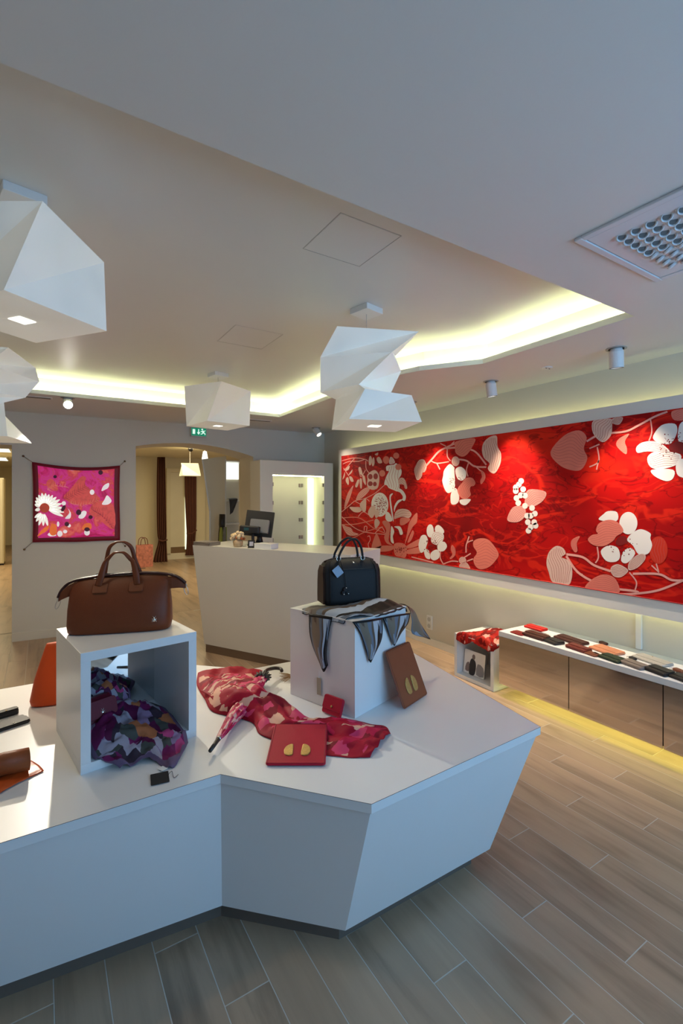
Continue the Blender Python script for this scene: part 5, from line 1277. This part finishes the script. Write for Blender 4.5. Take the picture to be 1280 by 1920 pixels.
# wallets laid out on the cabinet
col = {'red': leather('w_red', srgb(190, 26, 22)), 'dbr': leather('w_dark_brown', srgb(66, 30, 24)), 'blk': blk, 'mar': leather('w_maroon', srgb(104, 40, 32)), 'br': leather('w_brown', srgb(116, 66, 46)),
       'tan': leather('w_tan', srgb(196, 130, 96)), 'grn': leather('w_green', srgb(32, 48, 32)), 'gry': leather('w_grey', srgb(122, 110, 104)), 'lgr': leather('w_light_grey', srgb(176, 172, 164)), 'dr': leather('w_dark_red', srgb(120, 20, 20))}
G = 'wallets laid out on the cabinet'
for x, y, ln, wd, th, rz, c, lab, z in (
    (968, 1189, .12, .085, .010, 1.45, 'dr', 'flat dark red card case at the far end of the mirrored cabinet', 0),
    (1005, 1195, .20, .10, .028, 1.50, 'dbr', 'dark brown wallet underneath the bright red one', 0),
    (1004, 1186, .17, .09, .020, 1.50, 'red', 'bright red wallet lying on top of a dark brown one', .0285),
    (1038, 1205, .125, .10, .022, 1.35, 'blk', 'squarish black wallet between the two dark brown ones', 0),
    (1070, 1202, .24, .11, .020, 1.42, 'dbr', 'long dark brown document wallet close to the wall', 0),
    (1084, 1218, .165, .085, .026, 1.42, 'mar', 'thick maroon wallet in the middle of the row', 0),
    (1092, 1231, .125, .06, .014, 1.38, 'br', 'slim brown key wallet at the front edge of the cabinet', 0),
    (1137, 1221, .20, .13, .018, 1.35, 'tan', 'tan pink wallet close to the lit wall', 0),
    (1147, 1237, .155, .10, .020, 1.38, 'grn', 'dark green wallet in front of the tan one', 0),
    (1172, 1255, .15, .085, .024, 1.32, 'gry', 'grey brown wallet at the front edge of the cabinet', 0),
    (1222, 1240, .22, .11, .018, 1.36, 'lgr', 'pale grey wallet close to the upright wall profile', 0),
    (1236, 1261, .14, .10, .026, 1.30, 'blk', 'thick black wallet in front of the pale grey one', 0),
    (1272, 1280, .15, .09, .018, 1.30, 'blk', 'black wallet cut by the right edge of the photo', 0)):
    p = W(x, y, KT + .0005); p.z += z
    p.x = min(max(p.x, KX + wd / 2 + .03), XR - wd / 2 - .02)
    flat_wallet('wallet', lab, p, rz + PI / 2 * 0, ln, wd, th, col[c], group=G)
def key_charm(x, y, m, lab, s=1.0):
    p = W(x, y, KT + .0005); r = thing('key_charm', lab, 'key ring', p, 1.2, 'key charms on the cabinet'); M = ROOTM[r.name]['W']
    MB().rbox((0, 0, .007 * s), (.05 * s, .028 * s, .014 * s), .008 * s, M=M).build('fob', m, r)
    MB().tube([M @ Vector((.035 * s + .012 * s * math.cos(a), .012 * s * math.sin(a), .004)) for a in [k * PI / 6 for k in range(13)]], .0018, 6, cap=False).build('ring', chromem, r, smooth=True)
key_charm(1117, 1228, col['blk'], 'small black key charm between the tan and green wallets')
key_charm(1186, 1236, col['blk'], 'small black key charm beside the pale grey wallet')
key_charm(1272, 1260, col['br'], 'brown key charm at the right edge of the photo', 1.3)
key_charm(1131, 1208, col['dbr'], 'dark strap charm behind the tan wallet', 1.3)
key_charm(1024, 1193, col['gry'], 'grey key fob tag beside the bright red wallet', 1.0)

# ================================================================== FLOOR CUBE with red scarf and photo
FC = .385
fcx0, fcx1, fcy0, fcy1 = 3.165, XR - .004, 2.645, 3.085
fc = thing('floor_cube', 'open white cube on the floor at the end of the mirrored cabinet', 'display cube', ((fcx0 + fcx1) / 2, (fcy0 + fcy1) / 2, 0))
t = .032
MB().b(fcx0, fcx1, fcy0, fcy1, FC - t, FC).build('top_board', whitem, fc, bevel=.0012); MB().b(fcx0, fcx1, fcy0, fcy1, 0, t).build('bottom_board', whitem, fc, bevel=.0012)
MB().b(fcx0, fcx1, fcy0, fcy0 + t, t, FC - t).build('side_board', whitem, fc); MB().b(fcx0, fcx1, fcy1 - t, fcy1, t, FC - t).build('side_board', whitem, fc)
MB().b(fcx1 - .02, fcx1, fcy0 + t, fcy1 - t, t, FC - t).build('back_board', whitem, fc)
ph = thing('photo_card', 'black and white photo card of a person in dark coat inside the floor cube', 'photo', (3.235, 2.925, t))
MB().box((0, 0, .1045), (.006, .235, .205), M=Matrix.Translation((3.235, 2.925, t + .002)) @ Matrix.Rotation(.12, 4, 'Y')).build('card', paperm, ph)
def PHc(u, v): return Matrix.Translation((3.235, 2.925, t + .002)) @ Matrix.Rotation(.12, 4, 'Y') @ Vector((-.0036, -u * .8, v * .85))
mb = MB(); flat_poly(mb, [(-.06, .005), (-.065, .10), (-.045, .16), (-.015, .165), (.02, .14), (.03, .08), (.01, .005)], PHc, 3); mb.build('coat_print', mat('print_black', (.02, .02, .022), .6), ph, tri=True)
mb = MB(); flat_poly(mb, ell(-.012, .185, .022, .028, 12), PHc, 2); flat_poly(mb, [(-.12, .03), (-.11, .1), (-.07, .12), (-.06, .03)], PHc, 2); mb.build('face_print', mat('print_grey', (.22, .17, .16), .6), ph, tri=True)
mb = MB(); flat_poly(mb, [(.04, .02), (.05, .13), (.13, .11), (.14, .02)], PHc, 2); mb.build('ground_print', mat('print_midgrey', (.25, .25, .27), .6), ph, tri=True)
redp = cloth('red_print', [(0, srgb(112, 6, 4)), (.35, srgb(160, 18, 12)), (.6, srgb(182, 40, 28)), (.78, srgb(218, 160, 148)), (.9, srgb(120, 6, 6))], 8, srgb(140, 10, 8), .03, .5, (1.6, 1), 1.2)
mb = MB()
patch(mb, [[Vector((3.16, 3.06, FC - .05)), Vector((3.158, 2.96, FC - .075)), Vector((3.158, 2.88, FC - .03)), Vector((3.158, 2.78, FC - .05)), Vector((3.158, 2.69, FC - .06)), Vector((3.16, 2.640, FC - .05))],
           [Vector((3.17, 3.05, FC + .006)), Vector((3.175, 2.96, FC + .02)), Vector((3.18, 2.87, FC + .012)), Vector((3.175, 2.78, FC + .03)), Vector((3.175, 2.70, FC + .02)), Vector((3.17, 2.638, FC - .04))],
           [Vector((3.24, 3.03, FC + .006)), Vector((3.25, 2.95, FC + .02)), Vector((3.26, 2.87, FC + .04)), Vector((3.26, 2.78, FC + .05)), Vector((3.25, 2.70, FC + .03)), Vector((3.24, 2.636, FC - .02))],
           [Vector((3.34, 2.98, FC + .004)), Vector((3.35, 2.92, FC + .02)), Vector((3.36, 2.85, FC + .06)), Vector((3.36, 2.77, FC + .075)), Vector((3.36, 2.70, FC + .05)), Vector((3.34, 2.64, FC + .01))],
           [Vector((3.42, 2.92, FC + .004)), Vector((3.43, 2.87, FC + .02)), Vector((3.44, 2.82, FC + .04)), Vector((3.44, 2.76, FC + .06)), Vector((3.44, 2.71, FC + .04)), Vector((3.42, 2.66, FC + .01))]], 5, 6, .016, 28, Vector((0, 0, 1)), 6.6)
rs = mb.build('red_silk_scarf', redp, None, smooth=True, solid=.0016)
for p in rs.data.vertices:
    if fcx0 < p.co.x and p.co.y > fcy0 and p.co.z < FC + .002: p.co.z = FC + .002
tag(rs, 'red and white printed silk scarf crumpled on top of the floor cube', 'scarf')

# ---- wall socket
so = thing('wall_socket', 'double white wall socket low on the mural wall', 'socket', (XR, 3.87, .19))
MB().rbox((0, 0, 0), (.085, .15, .016), .008, M=Matrix.Translation((XR - .008, 3.87, .245)) @ Matrix.Rotation(PI / 2, 4, 'Z') @ Matrix.Rotation(PI / 2, 4, 'X')).build('plate', mat('socket_white', (.82, .82, .8), .35), so)
for dz in (-.036, .036):
    MB().lathe([(.024, 0), (.024, .001), (.021, .001), (.020, -.002), (.001, -.002)], (0, 0, 0), 16, M=Matrix.Translation((XR - .0165, 3.87, .245 + dz)) @ Matrix.Rotation(-PI / 2, 4, 'Y')).build('outlet', mat('socket_shade', (.55, .55, .53), .4), so)

# ================================================================== FITTING AREA behind the arch
curt = mat('curtain_brown', srgb(98, 58, 44), .85, bump=.3, bscale=200, var=.12, vscale=6)
def curtain(label, prof, Y, folds, amp=.05):
    """prof: list of (row y in photo, left x, right x) along the hanging cloth at depth Y"""
    mids = [PY((a + c) / 2, y, Y) for y, a, c in prof]
    r = thing('curtain', label, 'curtain', (mids[-1].x, Y, mids[-1].z), 0, 'brown fitting room curtains')
    rows = []; nn_ = 41
    P_ = catmull([(y, a, c) for y, a, c in prof], 4)
    for q in P_:
        a, c = PY(q.y, q.x, Y), PY(q.z, q.x, Y); row = []
        for k in range(nn_):
            u = k / (nn_ - 1); p = a.lerp(c, u); row.append(p + Vector((0, amp * math.sin(folds * 2 * PI * u), 0)))
        rows.append(row)
    MB().loft(rows, closed=False).build('cloth', curt, r, smooth=True, solid=.006)
    return r, P_
c1, _ = curtain('tall brown curtain tied low on the left of the fitting area', [(857, 295, 309), (900, 294, 310), (960, 294, 311), (1000, 295, 312), (1011, 297, 311), (1020, 296, 312), (1040, 290, 313), (1054, 287, 314)], 12.55, 5)
a, c = PY(296, 1012, 12.5), PY(313, 1012, 12.5)
MB().tube([a + Vector((0, -.03, 0)), a.lerp(c, .5) + Vector((0, -.06, -.03)), c + Vector((0, -.03, 0))], .018, 8).build('tie', curt, c1, smooth=True)
c2, _ = curtain('brown curtain tied low across the right side of the fitting cubicle', [(893, 346, 368), (940, 347, 368), (980, 349, 368), (999, 350, 367), (1010, 350, 366), (1030, 349, 366), (1041, 347, 366)], 12.87, 4, .02)
a, c = PY(349, 1000, 12.7), PY(368, 998, 12.7)
MB().tube([a + Vector((0, -.03, 0)), a.lerp(c, .5) + Vector((0, -.06, -.02)), c + Vector((0, -.03, .06))], .018, 8).build('tie', curt, c2, smooth=True)
fr = thing('fitting_cubicle', 'cream lit fitting cubicle with pale frame behind the brown curtains', 'fitting room', (3.2, 12.95, 0))
a, c = PY(312, 885, 12.93), PY(384, 1048, 12.93)
x0, x1, z1, z0 = a.x, c.x, a.z, max(c.z, .16)
mb = MB(); mb.b(x0, x0 + .10, 12.9, 12.99, z0, z1); mb.build('frame_post', rearm, fr)
MB().b(x1 - .3, x1, 12.9, 12.99, z0, z1).build('frame_post', rearm, fr); MB().b(x0, x1, 12.9, 12.99, z1, z1 + .1).build('frame_head', rearm, fr)
MB().b(x0 + .10, x1 - .3, 12.97, 12.99, z0 + .16, z1).build('back_panel', mat('cubicle_cream', (.78, .72, .52), .5), fr)
MB().b(x0 + .10, x1 - .3, 12.96, 12.99, z0, z0 + .16).build('brown_skirting', mat('cubicle_brown', srgb(128, 100, 66), .6), fr)
p = PY(349, 960, 12.95); q = PY(347, 1030, 12.95)
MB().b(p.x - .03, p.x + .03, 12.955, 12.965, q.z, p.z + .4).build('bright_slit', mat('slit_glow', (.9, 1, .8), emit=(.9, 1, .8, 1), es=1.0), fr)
# small lamps in the fitting area
lp = PY(356, 882, 10.2)
ql = thing('square_lamp', 'square cream folded lamp hanging in the fitting area', 'pendant lamp', (lp.x, 10.2, 2.68))
rows = [[Vector((lp.x + s * math.cos(a + k * PI / 2), 10.2 + s * math.sin(a + k * PI / 2), z)) for k in range(4)] for z, s, a in ((2.34, .24, .5), (2.08, .26, .75))]
MB().loft(rows, cap=True).build('shade', mat('cream_shade', (.85, .8, .6), .5, emit=(1, .9, .6, 1), es=.12), ql)
MB().tube([(lp.x, 10.2, 2.68), (lp.x, 10.2, 2.34)], .004, 6).build('cord', cordm, ql)
p = PY(384, 856, 8.4)
cl = thing('cone_lamp', 'small white glowing cone lamp under the ceiling of the fitting area', 'lamp', (p.x, 8.4, 2.68))
MB().lathe([(.03, .09), (.055, -.06), (.05, -.062), (.001, -.05)], (p.x, 8.4, p.z), 18).build('shade', mat('cone_glow', (.9, .9, .9), .4, emit=(1, .97, .88, 1), es=2.2), cl)
MB().tube([(p.x, 8.4, p.z + .08), (p.x, 8.4, 2.68)], .012, 8).build('stem', lampw, cl)
MB().lathe([(.06, 0), (.06, -.008), (.02, -.012)], (p.x, 8.4, 2.68), 18).build('ceiling_ring', lampw, cl)
p = PY(358, 855, 9.5)
c3 = thing('ceiling_spotlight', 'small white ceiling spotlight seen through the arch', 'spotlight', (p.x, 9.5, 2.68), 0, 'ceiling spotlights')
MB().tube([(p.x, 9.5, 2.68), (p.x, 9.5, 2.58)], .045, 14).build('barrel', lampw, c3, smooth=True)
MB().tube([(p.x, 9.5, 2.58), (p.x - .02, 9.48, 2.565)], .046, 14).build('rim', blackm, c3, smooth=True)
# slanting shelf unit just behind the arch
SY = 7.45
su = thing('slanted_shelf_unit', 'white shelf unit with slanting side panel behind the arch', 'shelf', (2.6, SY + .2, 0))
poly = [PY(x, y, SY) for x, y in ((380, 861), (424, 855), (424, 1100), (394, 1100), (394, 960))]
q2 = [p + Vector((0, .03, 0)) for p in poly]; nn_ = len(poly)
for p in poly + q2: p.z = max(p.z, .001)
MB().add(poly + q2, [tuple(range(nn_)), tuple(reversed(range(nn_, 2 * nn_)))] + [(i, (i + 1) % nn_, nn_ + (i + 1) % nn_, nn_ + i) for i in range(nn_)]).build('slanted_panel', mat('shelf_cream', (.66, .60, .46), .6), su)
e1, e2, e3 = PY(379, 861, SY - .004), PY(393, 960, SY - .004), PY(393, 1100, SY - .004)
MB().tube([e1, e2, e3], .012, 6).build('edge_band', whitem, su)
sx0, sx1 = PY(424, 900, SY).x, PY(462, 900, SY).x
for z0_, z1_ in ((1.555, 1.575), (1.18, 1.20), (.8, .82), (.4, .42), (2.2, 2.22)):
    MB().b(sx0, sx1, SY, SY + .38, z0_, z1_).build('shelf', whitem, su)
MB().b(sx0, sx1, SY + .36, SY + .38, .0, 2.24).build('back_panel', mat('shelf_back', (.70, .64, .50), .6), su)
MB().b(sx0 - .02, sx0, SY, SY + .38, .0, 2.24).build('side_board', whitem, su)
MB().b(sx0 + .005, sx1 - .01, SY + .34, SY + .355, 1.93, 2.2).build('shelf_top_glow', mat('shelf_glow', (.95, 1, .9), emit=(.95, 1, .88, 1), es=1.5), su)  # emissive slab stands in for the light on the lit shelf top
mb = MB(); pA_ = Vector((sx0 + .04, SY - .01, 1.60))
patch(mb, [[Vector((sx0 + .08, SY + .2, 1.60)), Vector((sx0 + .16, SY + .2, 1.61))], [Vector((sx0 + .04, SY - .02, 1.59)), Vector((sx0 + .18, SY - .02, 1.60))], [Vector((sx0 + .05, SY - .03, 1.45)), Vector((sx0 + .15, SY - .03, 1.5))], [Vector((sx0 + .05, SY - .03, 1.34)), Vector((sx0 + .10, SY - .03, 1.38))]], 6, 5, .01, 20, Vector((0, -1, 0)), 2)
ds = mb.build('dark_scarf', mat('navy_silk', (.025, .028, .04), .6), None, smooth=True, solid=.002)
tag(ds, 'dark scarf hanging over a shelf behind the arch', 'scarf')
p = PY(416, 1018, 7.2)
us = thing('umbrella_stand', 'stand with black and green patterned umbrellas beside the slanted shelf unit', 'umbrella stand', (p.x, 7.2, 0))
MB().lathe([(.09, 0), (.10, .02), (.085, .9), (.08, .92)], (p.x, 7.2, 0), 16).build('holder', mat('holder_cream', (.6, .56, .45), .5), us, smooth=True)
for k in range(5):
    a = k * 1.26; x, y = p.x + .04 * math.cos(a), 7.2 + .04 * math.sin(a)
    MB().tube([(x, y, .7), (x + .01, y, 1.05), (x + .015, y, 1.16)], [.03, .028, .02], 9).build('folded_umbrella', (mat('lime_print', srgb(150, 160, 70), .6), mat('grey_print', srgb(120, 120, 116), .6), blackm)[k % 3], us, smooth=True)
MB().tube([(p.x, 7.2, 1.12), (p.x, 7.2, 1.2), (p.x + .005, 7.2, 1.36)], [.04, .05, .045], 12).build('black_grip', blackm, us, smooth=True)
# shopping bag on the rear floor
p = W(268, 1063, 0)
sb = thing('shopping_bag', 'pink and orange printed paper shopping bag on the floor behind the arch', 'shopping bag', p, .3)
M = ROOTM[sb.name]['W']
bagp = mat('pink_bag_print', srgb(206, 126, 108), .6, var=.75, vscale=16)
rows = [[M @ Vector((x, y, z)) for x, y in ((-.20, -.09), (.20, -.09), (.20, .09), (-.20, .09))] for z in (0, .3, .52)]
MB().loft(rows, cap=True).build('body', bagp, sb)
for dy in (-.06, .06): MB().tube([M @ v for v in catmull([(-.09, dy, .50), (-.07, dy, .64), (0, dy, .69), (.07, dy, .64), (.09, dy, .50)], 5)], .008, 6).build('handle', mat('bag_cord', srgb(110, 40, 40), .6), sb, smooth=True)
# side room glimpsed at the left edge
p = PY(-6, 950, 14.0)
dc = thing('white_wardrobe', 'tall cream wardrobe glimpsed through the opening at the left edge', 'wardrobe', (p.x - .3, 14.3, 0))
xr_ = PY(7, 950, 14.0).x
MB().b(xr_ - .9, xr_, 14.0, 14.6, .04, 2.1).build('body', mat('wardrobe_cream', (.74, .68, .5), .5), dc)
MB().b(xr_ - .88, xr_ - .46, 13.98, 14.0, .06, 2.08).build('door', mat('wardrobe_cream', (.74, .68, .5), .5), dc); MB().b(xr_ - .44, xr_ - .02, 13.98, 14.0, .06, 2.08).build('door', mat('wardrobe_cream', (.74, .68, .5), .5), dc)
MB().b(xr_ - .9, xr_, 14.02, 14.6, 0, .04).build('plinth', blackm, dc)
lpm = mat('panel_glow', (.95, 1, .85), emit=(.95, 1, .8, 1), es=1.6)
for (xa, ya, xb_, yb2, lab) in ((-20, 839, 18, 849, 'bright square ceiling light panel upper left beyond the opening'), (-20, 858, 13, 867, 'bright ceiling light panel lower left beyond the opening')):
    a, c = W(xb_, ya, 2.66), W(xb_, yb2, 2.66)
    lt = thing('ceiling_panel_light', lab, 'ceiling light', (a.x - .3, (a.y + c.y) / 2, 2.68), 0, 'side room ceiling lights')
    MB().b(a.x - .6, a.x, a.y, min(c.y, a.y + 1.2), 2.655, 2.68).build('frame', lampw, lt); MB().b(a.x - .57, a.x - .03, a.y + .03, min(c.y, a.y + 1.2) - .03, 2.650, 2.656).build('diffuser', lpm, lt)
